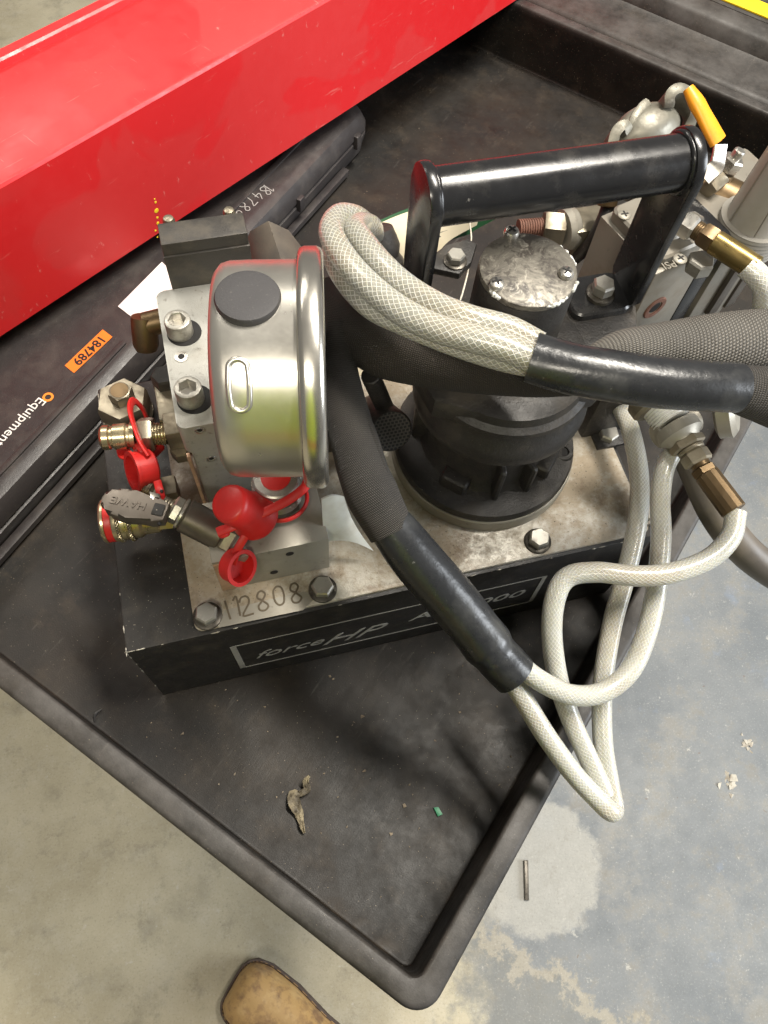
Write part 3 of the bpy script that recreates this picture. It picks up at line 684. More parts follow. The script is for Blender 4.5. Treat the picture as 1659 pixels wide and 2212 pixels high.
# ------------------------------------------------------------------ carry handle
HY, HZ = 292.5, 330
hnd = part('carry_handle', MB().cyl((112, HY, HZ), (249, HY, HZ), 14.4, seg=48, ch=.3), 'black_paint', pump)
def handle_strap(x, th, foot):
    mb = MB(); w_ = 16.6
    prof = [V((x-th/2, HY+w_*math.cos(a)*1.06, HZ+w_*math.sin(a)*1.06)) for a in [math.pi*i/14 for i in range(15)]]
    prof += [V((x-th/2, HY-w_, 240)), V((x-th/2, HY-w_+4, 233)), V((x-th/2, HY+w_-4, 233)), V((x-th/2, HY+w_, 240))]
    mb.prism(prof, V((th, 0, 0)), 1.6)
    fx = x+foot/2
    mb.rings([rrect(min(x, x+foot), HY-w_, max(x, x+foot), HY+w_-2, 7, 232.4), rrect(min(x, x+foot), HY-w_, max(x, x+foot), HY+w_-2, 7, 236.2), rrect(min(x, x+foot)+1, HY-w_+1, max(x, x+foot)-1, HY+w_-3, 7, 237.4)])
    o = part('handle_strap', mb, 'black_paint', hnd, 32)
    # weld bead round the tube
    pts = [V((x+(th/2 if foot > 0 or x < 150 else -th/2), HY+14.6*math.cos(a), HZ+14.6*math.sin(a))) for a in [2*math.pi*i/40 for i in range(41)]]
    m2 = MB(); n = len(pts); m2.tube(pts, [1.5+.7*random.random() for _ in range(n)], 7); part('weld_bead', m2, 'black_paint', hnd, 60)
    return o
handle_strap(110, 6, 26); handle_strap(251, 6, -40)
fb = P(1299, 618, 243)
again(bolt, hnd, Matrix.Translation((fb.x, fb.y-2, 237.4)) @ Matrix.Rotation(.2, 4, 'Z') @ Matrix.Diagonal((.95, .95, 1.35, 1)))
lb = P(984, 560, 240); mb = MB()
mb.prism(PP((905, 588, 232), (928, 566, 232), (962, 545, 232), (1004, 526, 232), (1028, 540, 232), (1016, 580, 232), (990, 606, 232)), V((0, 0, 6)), 2.2); part('handle_lug', mb, 'motor_black', pump)
again(bolt, pump, Matrix.Translation((lb.x, lb.y, 237.6)) @ Matrix.Rotation(.7, 4, 'Z') @ Matrix.Diagonal((.8, .8, .9, 1)))
# ------------------------------------------------------------------ manifold, valve block
mb = MB(); mb.prism(rrect(-38, 258, 46, 364, 5, 192, 5), V((0, 0, 28)), 1.0); man = part('manifold_block', mb, 'alu_block', pump)
mb = MB(); mb.box((5, 312, 155), (80, 100, 74), None, 1); part('lower_block', mb, 'alu_block', pump)
mb = MB(); pts = [P(430, 985, 150), P(455, 1065, 122)]; mb.prism([V((-38.2, 258.5, 119)), V((-36, 258.5, 119)), V((-36, 258.5, 188)), V((-38.2, 258.5, 188))], V((0, 3.2, 0)), .2); part('backing_plate', mb, 'copper', pump)
hl = None
for (u, v) in ((432, 930), (457, 991), (494, 1060)):
    d = ray(u, v); yy = 257.8 if v < 960 else 261.8; t = yy/d.y; p = V((d.x*t, yy, 600+d.z*t))
    mb = MB(); mb.cyl((0, 0, -2), (0, 0, .4), 2.3)
    if hl is None:
        mb = MB(); mb.lathe((0, 0, 0), (0, 0, 1), [(3.2, 0), (3.0, .5), (2.1, .3), (2.0, -.6)], 18, cap0=False); hl = part('port_hole', mb, 'steel', man, 32, frame(p, (0, -1, 0)))
        part('port_bore', MB().cyl((0, 0, -3), (0, 0, .1), 2.1), 'dark', hl, 32, frame(p, (0, -1, 0)))
    else: again(hl, man, frame(p, (0, -1, 0)))
def socket_screw(name, p, r, h, parent):
    n = 48; ap = r*.56
    def circ(rr_, z): return [V((rr_*math.cos(2*math.pi*k/n), rr_*math.sin(2*math.pi*k/n), z)) for k in range(n)]
    def hexl(a_, z): return [V((a_/math.cos((2*math.pi*k/n) % (math.pi/3)-math.pi/6)*math.cos(2*math.pi*k/n), a_/math.cos((2*math.pi*k/n) % (math.pi/3)-math.pi/6)*math.sin(2*math.pi*k/n), z)) for k in range(n)]
    mb = MB(); mb.rings([circ(r, -6), circ(r, h-1.2), circ(r*.96, h-.3), circ(r*.86, h), hexl(ap*1.10, h), hexl(ap, h-.8)], True, False)
    o = part(name, mb, 'bolt', parent, 32, Matrix.Translation(p))
    mb = MB(); mb.rings([hexl(ap, h-.8), hexl(ap*.99, h-r*.75)], False, True); part('hex_socket', mb, 'steel', o, 20, Matrix.Translation(p))
    return o
p = P(382, 690, 232); p.z = 220.2; k1 = socket_screw('socket_screw', p, 8.0, 12, man); p1 = p.copy()
p = P(405, 836, 232); p.z = 220.2; again(k1, man, Matrix.Translation(p) @ Matrix.Rotation(.4, 4, 'Z')); p2 = p.copy()
for q in (p1, p2):
    mb = MB(); mb.lathe((q.x+2.2, q.y-.6, 220.05), (0, 0, 1), [(10.6, 0), (10.4, .35), (8.6, .35)], 40)
    part('counterbore', mb, 'dark', man)
p = P(391, 769, 221); mb = MB(); mb.lathe((p.x, p.y, 220), (0, 0, 1), [(4.1, 0), (4.0, .6), (2.0, .6), (1.9, 0)], 24, cap0=False); ss = part('set_screw', mb, 'steel', man); part('hex_socket', MB().hexa((p.x, p.y, 219), (p.x, p.y, 220.7), 3.5), 'dark', ss)
mb = MB(); mb.box((-1, 374, 209), (52, 18, 94), None, .8); mb.box((-1, 367, 222), (52.6, 6.6, 50), None, .5)
vb = part('valve_block', mb, 'anodised', pump)
kn = None
for x_ in (-20, 17):
    p = V((x_, 386.5, 252)); mb = MB(); mb.lathe((0, 0, -8), (0, 0, 1), [(3.8, 0), (3.8, 10), (3, 12), (1, 12.6)], 20)
    if kn is None: kn = part('block_stud', mb, 'steel_dirty', vb, 32, Matrix.Translation(p))
    else: again(kn, vb, Matrix.Translation(p))
mb = MB(); q0, q1 = P(312, 702, 180), P(348, 690, 184); mb.cyl(q0, q1+V((12, 0, 0)), 8.5); mb.lathe(q0, V((-.2, -.6, -1)), [(8.5, -6), (9, 0), (8.8, 14), (7, 18)], 24); part('elbow_fitting', mb, 'bronze', pump)
# black bracket behind the gauge, seen over its top
mb = MB(); g = []
for i, (u, v, z) in enumerate(((528, 535, 205), (545, 500, 222), (580, 480, 230), (620, 500, 222), (668, 562, 200))): g.append([P(u, v, z), P(u, v, z)+V((4, -46, -10))])
mb.sheet([[r[0] for r in g], [r[1] for r in g]], 3); part('rear_cowl', mb, 'rubber_hose', pump, 50)

# ------------------------------------------------------------------ pressure gauge
GA = V((.981, -.194, 0)).normalized(); GC = V((45.8, 235, 282.6))
GM = frame(GC, GA, (0, 0, 1))                      # local z along the dial axis, x up
mb = MB(); mb.lathe((0, 0, 0), (0, 0, 1), [(20, -52.5), (44, -52.5), (49, -51.6), (52, -49), (53.2, -45), (53.6, -36), (53.8, -14), (54, -12.6)], 96, cap1=False)
gau = part('pressure_gauge', mb, 'gauge', pump, 40, GM)
mb = MB(); mb.lathe((0, 0, 0), (0, 0, 1), [(53.4, -12.6), (57.2, -12.4), (59.2, -11.2), (59.9, -9.2), (60, -3.4), (59, -1.2), (56.5, 0), (53, 0), (52, -3)], 96, cap0=False, cap1=False); part('bezel', mb, 'bezel', gau, 50, GM)
mb = MB(); mb.lathe((0, 0, 0), (0, 0, 1), [(52.8, -7), (52.8, -6.4)], 64); part('dial', mb, 'white_label', gau, 40, GM)
mb = MB(); mb.lathe((0, 0, 0), (0, 0, 1), [(52.4, -4), (52.4, -3.2)], 64); gl = part('glass', mb, 'bezel', gau, 40, GM)
gm, nt, b = nodes('gauge_glass'); b.inputs['Transmission Weight'].default_value = 1; b.inputs['Roughness'].default_value = .03; M['glass'] = gm; gl.data.materials[0] = gm
def on_gauge(u, v, r=53.7):                        # where a pixel's ray meets the case wall
    o = GM.inverted() @ V((0, 0, 600)); d = GM.to_3x3().inverted() @ ray(u, v)
    a = d.x**2+d.y**2; b_ = 2*(o.x*d.x+o.y*d.y); c = o.x**2+o.y**2-r*r; t = (-b_-math.sqrt(max(0, b_*b_-4*a*c)))/(2*a)
    return o+d*t
p = on_gauge(535, 643); n = V((p.x, p.y, 0)).normalized()
mb = MB(); mb.lathe(p-n*2.2, n, [(14.6, 0), (14.8, 2.6), (14.2, 3.9), (12.6, 4.3), (5, 4.3)], 48, up=(0, 0, 1)); part('relief_plug', mb, 'rubber', gau, 40, GM)
p = on_gauge(516, 833); ang = math.atan2(p.y, p.x); mb = MB(); pts = []
for i in range(41):
    t = 2*math.pi*i/40; dz = 4.6*math.cos(t); da = (5.0*math.sin(t) + 6.5*(1 if math.sin(t) > 0 else -1)*min(1, abs(math.sin(t))*2.2))/53.7
    pts.append(V((53.6*math.cos(ang+da), 53.6*math.sin(ang+da), p.z+dz)))
mb.tube(pts, 1.35, 8); part('stamped_slot', mb, 'gauge', gau, 60, GM)
q0, q1 = on_gauge(637, 592), on_gauge(627, 660); mb = MB(); mb.tube(spline([q0*.997, q0.lerp(q1, .5)*1.004, q1*.997], 5), [.4, 1.1, .4], 7); part('pressed_bead', mb, 'gauge', gau, 60, GM)
mb = MB(); mb.cyl(GC+V((-22, 6, -40)), V((24, 262, 219)), 9); part('gauge_stem', mb, 'steel', gau)

# ------------------------------------------------------------------ fittings on the left
fc = V((-82, 352, TZ)); mb = MB(); mb.hexa(fc, fc+V((0, 0, 18)), 33, (1, .35, 0), .06); mb.lathe(fc, (0, 0, 1), [(19, 0), (19, 1.2), (17, 1.5)], 32)
fil = part('filler_cap', mb, 'steel_dirty', pump)
tp = fc+V((1, 0, 18)); mb = MB(); mb.hexa(tp-V((0, 0, .5)), tp+V((0, 0, 9)), 15, (1, .2, 0), .04); mb.lathe(tp+V((0, 0, 9)), (0, 0, 1), [(7.3, -.4), (7.3, .6), (6.6, .9)], 28); part('hex_plug', mb, 'steel_dirty', fil)
mb = MB(); mb.lathe(tp+V((0, 0, 9.8)), (0, 0, 1), [(6.5, 0), (6.3, .35)], 28); part('plug_face', mb, 'bronze', fil)
# nipple: a row of turned pieces along one axis
n0, n1 = P(217, 946, 160), P(392, 934, 160); na = (n1-n0).normalized(); NL = (n1-n0).length
def along(d): return n0+na*d
mb = MB(); mb.lathe(n0, na, [(6, 0), (7.4, .8), (8.3, 2.2), (8.3, 6), (7.2, 7), (7.2, 8.4), (8.6, 9.2), (8.8, 17), (7.8, 18), (7.8, 19.5), (9.4, 20.2), (9.4, 23)], 32); nip = part('quick_nipple', mb, 'yellow_zinc', pump)
mb = MB(); mb.hexa(along(25), along(35), 21, (0, .3, 1), .08); part('hex_nut', mb, 'steel_dirty', nip)
mb = MB(); mb.thread(along(35), along(43), 7.6); part('thread', mb, 'yellow_zinc', nip, 60)
mb = MB(); mb.box(along(50)+V((0, 2, 0)), (15, 18, 20), None, 2); mb.box(along(49)+V((0, 24, -4)), (18, 34, 22), None, 2); part('adaptor_block', mb, 'steel_dirty', nip)
mb = MB(); q = P(352, 808, 176); mb.hexa(q-V((0, 0, 14)), q, 15); mb.cyl(q-V((0, 0, 26)), q-V((0, 0, 12)), 9); part('bleed_plug', mb, 'motor_black', nip)
mb = MB(); q = P(388, 968, 150); mb.hexa(q-V((0, 0, 10)), q, 12); part('plug_screw', mb, 'steel_dirty', nip)
# red caps with straps
def ring_path(c, ax, r, n=28, a0=0, a1=2*math.pi):
    x, y, z = basis(ax); return [V(c)+x*r*math.cos(a0+(a1-a0)*i/n)+y*r*math.sin(a0+(a1-a0)*i/n) for i in range(n+1)]
def open_cap(name, c, ax, r, h, lab, strap_pts=None, up=(0, 0, 1)):
    mb = MB(); mb.lathe(c, ax, [(r*.3, -h), (r*.86, -h), (r, -h+1.5), (r, 0), (r*1.1, .2), (r*1.1, 2), (r*.86, 2), (r*.84, -h*.7), (r*.2, -h*.72)], 36)
    o = part(name, mb, 'red_cap', pump, 40, label=lab)
    if strap_pts:
        mb = MB(); mb.strap(spline(strap_pts, 8), 5.0, 1.8, up); part('cap_strap', mb, 'red_cap', o, 50)
    return o
nr = along(21.5)
c1 = open_cap('dust_cap', P(291, 1018, 158), V((-.9, -.25, .35)), 12.5, 13, 'red dust cap hanging open below the nipple', [P(299, 990, 160), P(296, 958, 160), P(306, 970, 166), P(325, 985, 160)])
mb = MB(); mb.strap(spline([P(322, 985, 168), P(303, 955, 172), P(290, 920, 174), P(281, 885, 172), P(288, 866, 160), P(306, 880, 150), P(318, 905, 142)], 8), 5.5, 1.8, (1, .1, .3)); part('nipple_strap', mb, 'red_cap', c1, 50)
mb = MB(); mb.strap(spline([P(265, 962, 146), P(272, 985, 150), P(300, 985, 152), P(335, 962, 150)], 8), 9, 1.8, (0, .7, .7)); mb.cyl(P(318, 985, 150), P(345, 958, 150), 5); part('strap_tab', mb, 'red_cap', c1, 50)
# lower yellow coupler with red ring
k0, k1_ = P(222, 1126, 148), P(410, 1106, 148); ka = (k1_-k0).normalized()
mb = MB(); mb.lathe(k0, ka, [(11, 0), (13.6, .4), (14.4, 1.6), (14.4, 3)], 40); cpl = part('yellow_coupler', mb, 'yellow_zinc', pump)
mb = MB(); mb.lathe(k0+ka*3, ka, [(13.6, 0), (14, .4), (14, 4.2), (13.6, 4.6)], 40); part('red_ring', mb, 'red_cap', cpl)
mb = MB(); mb.lathe(k0+ka*7.6, ka, [(13.8, 0), (14.2, 1), (13.9, 8), (13, 9)], 40); part('coupler_body', mb, 'yellow_zinc', cpl)
for d_ in (11.5, 18.5):
    mb = MB(); mb.lathe(k0+ka*d_, ka, [(14.0, -1.4), (14.9, -.9), (14.9, .9), (14.0, 1.4)], 40, cap0=False, cap1=False); part('knurled_band', mb, 'knurl_gold', cpl, 60)
mb = MB(); mb.lathe(k0+ka*15, ka, [(13.6, 0), (13.2, 9), (11.5, 11), (11, 20), (9, 22)], 40); mb.hexa(k0+ka*33, k0+ka*50, 18); part('coupler_tail', mb, 'yellow_zinc', cpl)
mb = MB(); mb.strap(spline([P(340, 1040, 170), P(345, 1060, 172), P(352, 1085, 168)], 6), 5, 2, (0, 0, 1)); part('tether_strap', mb, 'red_cap', cpl, 50)
mb = MB(); mb.thread(P(312, 1050, 152), P(330, 1058, 152), 5); mb.box(P(350, 1066, 140), (22, 14, 20), None, 1.5); part('port_nut', mb, 'steel_dirty', cpl)
# lever valve: cylinder, nut, stem, lever
v0, v1 = P(398, 1112, 172), P(512, 1172, 158); va = (v1-v0).normalized()
mb = MB(); mb.lathe(v0, va, [(9.6, 0), (10.8, .8), (10.8, 25), (10, 26)], 40); lv = part('release_valve', mb, 'gunmetal', pump)
mb = MB(); mb.hexa(v0+va*26, v0+va*34, 20, (0, 0, 1)); part('hex_collar', mb, 'steel_dirty', lv)
mb = MB(); mb.lathe(v0-va*3, va, [(8, 0), (10.2, .6), (10.2, 1.8), (9, 3)], 36); mb.hexa(v0-va*8.5, v0-va*2.5, 15, (0, 0, 1)); part('gland_nut', mb, 'steel', lv)
mb = MB(); mb.thread(v0-va*15, v0-va*8, 5.2, 1.5, .5); part('valve_stem', mb, 'steel_dirty', lv, 60)
mb = MB(); l1 = v0-va*15; mb.prism([l1+V((0, 4.2, 0)), l1+V((0, -4.2, 0)), l1-va*7+V((0, -2, 0)), l1-va*7+V((0, 2, 0))], V((0, 0, 4.5)), .7); part('stem_flat', mb, 'steel', lv)
h0, h1 = P(352, 1112, 178), P(224, 1084, 178); ha = (h1-h0).normalized(); hs = V((0, 0, 1)).cross(ha).normalized()
mb = MB(); outl = [(-4, -6), (4, -9), (22, -8.2), (27, -10.4), (33, -9.6), (37, -5.5), (42.5, -4.2), (43.5, 0), (42.5, 4.2), (37, 5.5), (33, 9.6), (27, 10.4), (22, 8.2), (4, 9), (-4, 6)]
HLs = (h1-h0).length/43.5
mb.prism([h0+ha*a*HLs+hs*b*.95*HLs*1.15-V((0, 0, 3)) for a, b in outl], V((0, 0, 9)), 1.8); lev = part('valve_lever', mb, 'gunmetal', lv)
mb = MB(); mb.box((0, 0, 0), (7, 8, 10.5), frame(h0+ha*1.5+V((0, 0, 1.6)), V((0, 0, 1)), ha), 1); part('lever_insert', mb, 'tank', lev)
p_ = P(318, 1099, 184.3); ex = (P(222, 1078, 184.3)-p_).normalized(); ey = V((0, 0, 1)).cross(ex); Tn = Matrix((ex, ey, V((0, 0, 1)))).transposed().to_4x4(); Tn.translation = p_+ex*1-ey*3.2
lettering('lever_lettering', 'HAWE', 6.8, Tn, 'gunmetal', lev, .35, 0, 1.1)
for u, v in ((350, 1063), (345, 1133)):
    q = P(u, v, 182); part('lever_pin_hole', MB().cyl(q, q+V((0, 0, 1.9)), 1.1), 'dark', lev)
# lower block with the vertical coupling
mb = MB(); mb.box((.5, 217, 141), (73, 42, 46), None, .8); lb_ = part('coupling_block', mb, 'alu_cast', pump)
mb = MB(); mb.box((-31, 195.6, 140), (9, 1.2, 42)); part('red_reflection_strip', mb, 'copper', lb_)  # copper-coloured strip: red reflected on the block's face, put in as colour
for u, v in ((626, 1196), (516, 1222), (592, 1236)):
    d = ray(u, v); t = 195.9/d.y; q = V((d.x*t, 195.9, 600+d.z*t)); part('port_hole', MB().cyl(q, q+V((0, -.3, 0)), 2.6), 'dark', lb_)
fb0 = V((12, 229, 165)); mb = MB(); mb.hexa(fb0, fb0+V((0, 0, 8)), 26, (1, .3, 0)); fcp = part('quick_coupling', mb, 'gunmetal', pump)
mb = MB(); mb.lathe(fb0+V((0, 0, 8)), (0, 0, 1), [(13, 0), (15, 1), (15, 8)], 48); part('knurled_sleeve', mb, 'knurl', fcp, 60)
mb = MB(); mb.lathe(fb0+V((0, 0, 16)), (0, 0, 1), [(14.4, 0), (14.4, 2.4)], 48); part('sleeve_groove', mb, 'gunmetal', fcp)
mb = MB(); mb.lathe(fb0+V((0, 0, 18.4)), (0, 0, 1), [(15, 0), (15.4, .8), (15.4, 5), (14.6, 6)], 48); part('knurled_sleeve', mb, 'knurl', fcp, 60)
mb = MB(); mb.lathe(fb0+V((0, 0, 24.4)), (0, 0, 1), [(14, 0), (14.2, 4.6), (13.2, 5.4), (8, 5.4), (7.6, 2)], 48); part('coupling_lip', mb, 'steel', fcp)
mb = MB(); mb.lathe(fb0+V((0, 0, 29.6)), (0, 0, 1), [(7.8, -.5), (9, .2), (9, .9), (7, 1.2)], 36); part('red_seal', mb, 'red_cap', fcp)
mb = MB(); mb.tube(ring_path(fb0+V((1, -1, 4)), (0, .1, 1), 16.6, 36), 1.9, 8, .7); part('ring_strap', mb, 'red_cap', fcp, 60, label='red tether ring round the coupling')
# domed red cap and its strap
d0 = P(548, 1112, 182); d1 = P(492, 1086, 210); da = (d1-d0).normalized(); DL = (d1-d0).length
mb = MB(); mb.lathe(d0, da, [(13.6, -3), (15.4, -2), (15.6, 0), (14, 3), (12.4, 9), (11.9, 14), (11.7, DL-4), (10.9, DL-1.4), (9, DL)], 44); dc = part('domed_cap', mb, 'red_cap', pump, 50, label='domed red cap lying beside the coupling')
mb = MB(); mb.strap(spline([P(470, 1150, 186), P(505, 1136, 190), P(560, 1112, 194), P(620, 1082, 196), P(655, 1056, 198), P(664, 1040, 196)], 8), 5.6, 2.2, (0.2, -.3, 1)); mb.cyl(P(486, 1160, 182), P(478, 1136, 186), 3.4); part('cap_strap', mb, 'red_cap', dc, 50)
c3 = open_cap('dust_cap', P(519, 1226, 164), V((.62, -.62, .48)), 10.6, 9, 'open red dust cap on a strap in front of the block', [P(502, 1218, 164), P(514, 1185, 174), P(538, 1145, 182)], (0, -.6, .8))

# ------------------------------------------------------------------ torn milky plastic
mb = MB(); rows = []
for k in range(9):
    t = k/8
    a_ = P(694+6*t, 1078+92*t, 196-52*t); b_ = P(742+66*t-10*math.sin(t*3), 1072+118*t, 188-54*t)
    row = []
    for j in range(7):
        s_ = j/6; q = a_.lerp(b_, s_); q.z += 9*math.sin(math.pi*s_)*(.4+t*.6); row.append(q)
    rows.append(row)
mb.sheet(rows, 1.0)
thing('plastic_scrap', 'torn curl of milky translucent plastic tucked under the braided sleeve', 'plastic scrap', None, data=mb.data('plastic_scrap', 'white_plastic', 50), Mx=Matrix.Identity(4))

# ------------------------------------------------------------------ hoses
HR = 6.4
def hose(name, pts, parent, m='braid', r=HR, n=10, seg=18, flat=1.0, label=None): 
    mb = MB(); mb.tube(spline(pts, n), r, seg, flat); return part(name, mb, m, parent, 80, label=label)
lowb = thing('control_hose_bundle', 'woven black sleeve and shrink tube with white braided hoses hanging over the tank front', 'hose bundle', P(980, 1300, 175))
mb = MB(); mb.tube(spline(PP((728, 700, 250), (734, 800, 240), (752, 900, 232), (778, 1000, 226), (805, 1070, 220), (846, 1148, 210)), 8), [8, 9.5, 12, 14, 15, 13.2], 32, [1.0, 1.1, 1.05, 1, 1.0, 1]); part('woven_sleeve', mb, 'weave', lowb, 80)
mb = MB(); mb.tube(spline(PP((770, 860, 236), (800, 940, 232), (826, 1020, 227), (850, 1090, 221), (868, 1138, 213)), 8), [5, 6.5, 6.5, 6, 4.5], 20, .6); part('sleeve_flap', mb, 'weave', lowb, 80)
mb = MB(); sp = spline(PP((838, 1128, 213), (900, 1208, 198), (980, 1300, 180), (1040, 1376, 166), (1072, 1416, 158), (1112, 1458, 150)), 8)
mb.tube(sp, [12.6, 14.2, 14.9, 15.2, 15.0, 14.8, 15.4, 13.7, 13.9, 13.8], 32); part('shrink_tube', mb, 'sleeve', lowb, 80)
hose('braided_hose', PP((1085, 1432, 148), (1130, 1508, 136), (1180, 1590, 122), (1240, 1672, 106), (1290, 1726, 96), (1318, 1752, 92), (1326, 1744, 86), (1316, 1690, 92), (1302, 1600, 104), (1302, 1480, 118), (1322, 1350, 132), (1352, 1240, 142), (1378, 1120, 150), (1380, 1020, 154), (1362, 930, 156), (1340, 880, 150)), lowb)
hose('braided_hose', PP((1110, 1425, 158), (1160, 1466, 150), (1230, 1500, 142), (1300, 1496, 138), (1360, 1450, 140), (1396, 1370, 146), (1418, 1270, 156), (1428, 1160, 164), (1426, 1080, 170), (1436, 1010, 176), (1462, 965, 178)), lowb)
hose('braided_hose', PP((1590, 1105, 190), (1578, 1160, 186), (1530, 1208, 182), (1450, 1238, 180), (1370, 1244, 178), (1290, 1236, 176), (1228, 1246, 172), (1200, 1290, 166), (1192, 1370, 152), (1206, 1470, 132), (1236, 1560, 116), (1272, 1640, 104), (1306, 1716, 92)), lowb)

upb = thing('return_hose_bundle', 'looped clear braided hoses gathered in black shrink tube across the motor', 'hose bundle', P(1370, 780, 300))
mb = MB(); mb.tube(spline(PP((1148, 772, 300), (1230, 796, 300), (1320, 812, 300), (1420, 826, 299), (1520, 834, 297), (1592, 838, 294)), 8), [11.4, 12.2, 12.6, 12.7, 12.5, 12.4], 36, [1.15, 1.05, 1, 1, 1, 1]); part('shrink_tube', mb, 'sleeve', upb, 80)
mb = MB(); mb.tube(spline(PP((1580, 836, 291), (1640, 850, 288), (1720, 866, 284), (1800, 880, 280)), 8), [11.6, 14, 18, 20], 36); part('woven_sleeve', mb, 'weave', upb, 80)
mb = MB(); mb.tube(spline(PP((1270, 765, 282), (1340, 752, 280), (1420, 752, 276), (1520, 748, 274), (1620, 744, 272), (1740, 742, 270)), 8), [3, 9, 13.5, 17, 19, 19], 36, [1.2, 1.1, 1, 1, 1, 1]); part('woven_sleeve', mb, 'weave_grey', upb, 80, label='pale dusty woven sleeve')
mb = MB(); mb.tube(spline(PP((702, 640, 232), (745, 700, 240), (830, 752, 248), (940, 780, 254), (1060, 800, 262), (1160, 814, 272), (1240, 822, 284)), 8), [13, 15.5, 17, 15.5, 13.5, 11, 8], 32); part('woven_sleeve', mb, 'weave_brown', upb, 80, label='brown stained woven sleeve under the hoses')
hose('braided_hose', PP((1165, 746, 300), (1100, 712, 302), (1020, 690, 304), (950, 664, 304), (880, 622, 302), (826, 574, 300), (790, 530, 297), (770, 500, 292), (778, 486, 284), (800, 490, 272), (806, 505, 250)), upb, 'braid_clear', 6.9)
hose('braided_hose', PP((1165, 782, 301), (1090, 750, 304), (1010, 728, 304), (930, 704, 303), (850, 660, 302), (776, 596, 300), (730, 536, 297), (716, 496, 293), (734, 468, 287), (766, 470, 278), (790, 486, 262)), upb, 'braid_clear', 7.1)
hose('braided_hose', PP((1165, 790, 294), (1080, 772, 292), (980, 740, 290), (880, 700, 288), (800, 660, 288), (745, 600, 286), (722, 545, 284), (730, 500, 276), (758, 482, 264), (786, 500, 250)), upb, 'braid_clear', 6.8)
hose('braided_hose', PP((1170, 752, 290), (1110, 726, 290), (1040, 706, 288), (960, 684, 284), (900, 654, 276)), upb, 'braid_clear', 6.6)
# dark corrugated boot the loops run down into
mb = MB(); mb.lathe(P(826, 590, 215), P(816, 500, 240)-P(826, 590, 215), [(14, 0), (15, 8), (12.5, 12), (13.5, 18), (12, 24), (10, 30)], 32); part('rubber_boot', mb, 'motor_black', upb)

blk = thing('rubber_hose', 'dusty black rubber hose leaving the pump fittings towards the floor at right', 'hose', P(1560, 1150, 140))
hose('hose_body', PP((1480, 960, 150), (1510, 1030, 148), (1548, 1110, 140), (1600, 1180, 126), (1660, 1230, 110), (1760, 1290, 80)), blk, 'rubber_hose', 11.5, 10, 28)
mb = MB(); mb.hexa(P(1466, 930, 151), P(1480, 962, 149), 20); part('hose_ferrule', mb, 'steel_dirty', blk)

# ------------------------------------------------------------------ fittings at the right front
q = [P(1420, 868, 196), P(1462, 926, 194), P(1500, 980, 192), P(1530, 1030, 191), P(1588, 1106, 190)]
mb = MB(); mb.lathe(P(1402, 850, 198), q[1]-q[0], [(15, 0), (17, 2), (17, 9), (15, 11)], 32); tee = part('swivel_fitting', mb, 'steel_dirty', pump)
mb = MB(); mb.thread(q[0], q[0].lerp(q[1], .75), 12.5, 1.9, .8); part('taped_thread', mb, 'white_plastic', tee, 60)
fa = (q[3]-q[1]).normalized()
mb = MB(); mb.lathe(q[1]-fa*3, fa, [(11, 0), (14, 1), (14.5, 8), (11, 11), (10, 13)], 32); mb.cyl(q[1]+V((-12, 0, -6)), q[1]+V((17, 6, -2)), 8.5); part('tee_body', mb, 'alu_cast', tee)
mb = MB(); mb.hexa(q[1]+fa*9, q[1]+fa*15, 20, (0, 0, 1)); mb.cyl(q[1]+fa*15, q[1]+fa*18, 8.6); mb.hexa(q[1]+fa*18, q[1]+fa*27, 16, (0, .3, 1)); part('hex_nut', mb, 'steel_dirty', tee)
mb = MB(); mb.cyl(q[1]+fa*26, q[1]+fa*31, 6); mb.hexa(q[1]+fa*29.5, q[1]+fa*35.5, 14, (.3, 0, 1)); part('brass_nut', mb, 'bronze', tee)
s0 = q[1]+fa*34.5; fe = P(1586, 1104, 190); mb = MB(); mb.lathe(s0, fe-s0, [(6.6, 0), (7.8, .6), (8.0, (fe-s0).length-.6), (7.4, (fe-s0).length)], 14); part('crimped_ferrule', mb, 'bronze', tee, 12)
# black bracket / body behind them, and the tank's right side fittings
mb = MB(); mb.box((262, 300, 150), (40, 90, 66), None, 4); part('side_bracket', mb, 'motor_black', pump)
mb = MB(); mb.lathe(P(1545, 870, 190), V((.6, -.3, .4)), [(20, 0), (24, 2), (24, 10), (20, 13)], 36); part('side_flange', mb, 'alu_cast', pump)

# ------------------------------------------------------------------ filter regulator group at the right back
FA = math.radians(16); FX = Matrix.Translation((283, 330, 0)) @ Matrix.Rotation(FA, 4, 'Z')
frl = part('filter_regulator', MB().box((2, -2, 180), (46, 58, 124), None, 1.5), 'regulator', pump, 32, FX)
mb = MB(); mb.rings([rrect(-18, -28, 22, 24, 6, 242), rrect(-18, -28, 22, 24, 6, 249), rrect(-16.5, -26.5, 20.5, 22.5, 5, 250.5)]); part('regulator_cap', mb, 'regulator', frl, 32, FX)
mb = MB(); mb.lathe((3, -4, 250), (0, 0, 1), [(15, 0), (12, 3), (6, 14), (4, 18)], 32); part('bonnet', mb, 'regulator', frl, 40, FX)
sc = None
for u, v in ((1350, 461), (1471, 556), (1420, 540)):
    p = P(u, v, 252); p.z = 250.3
    if u == 1420: continue
    if sc is None: sc = cross_screw('cap_screw', p, 4.4, 1.6, frl, 'alu_cast')
    else: again(sc, frl, Matrix.Translation(p) @ Matrix.Rotation(.4, 4, 'Z'))
p = P(1462, 572, 250.6); ex = (P(1416, 585, 250.6)-p).normalized(); ey = V((0, 0, 1)).cross(ex); Tn = Matrix((ex, ey, V((0, 0, 1)))).transposed().to_4x4(); Tn.translation = p-ey*4
lettering('cap_lettering', 'PSI', 8, Tn, 'regulator', frl, .4)
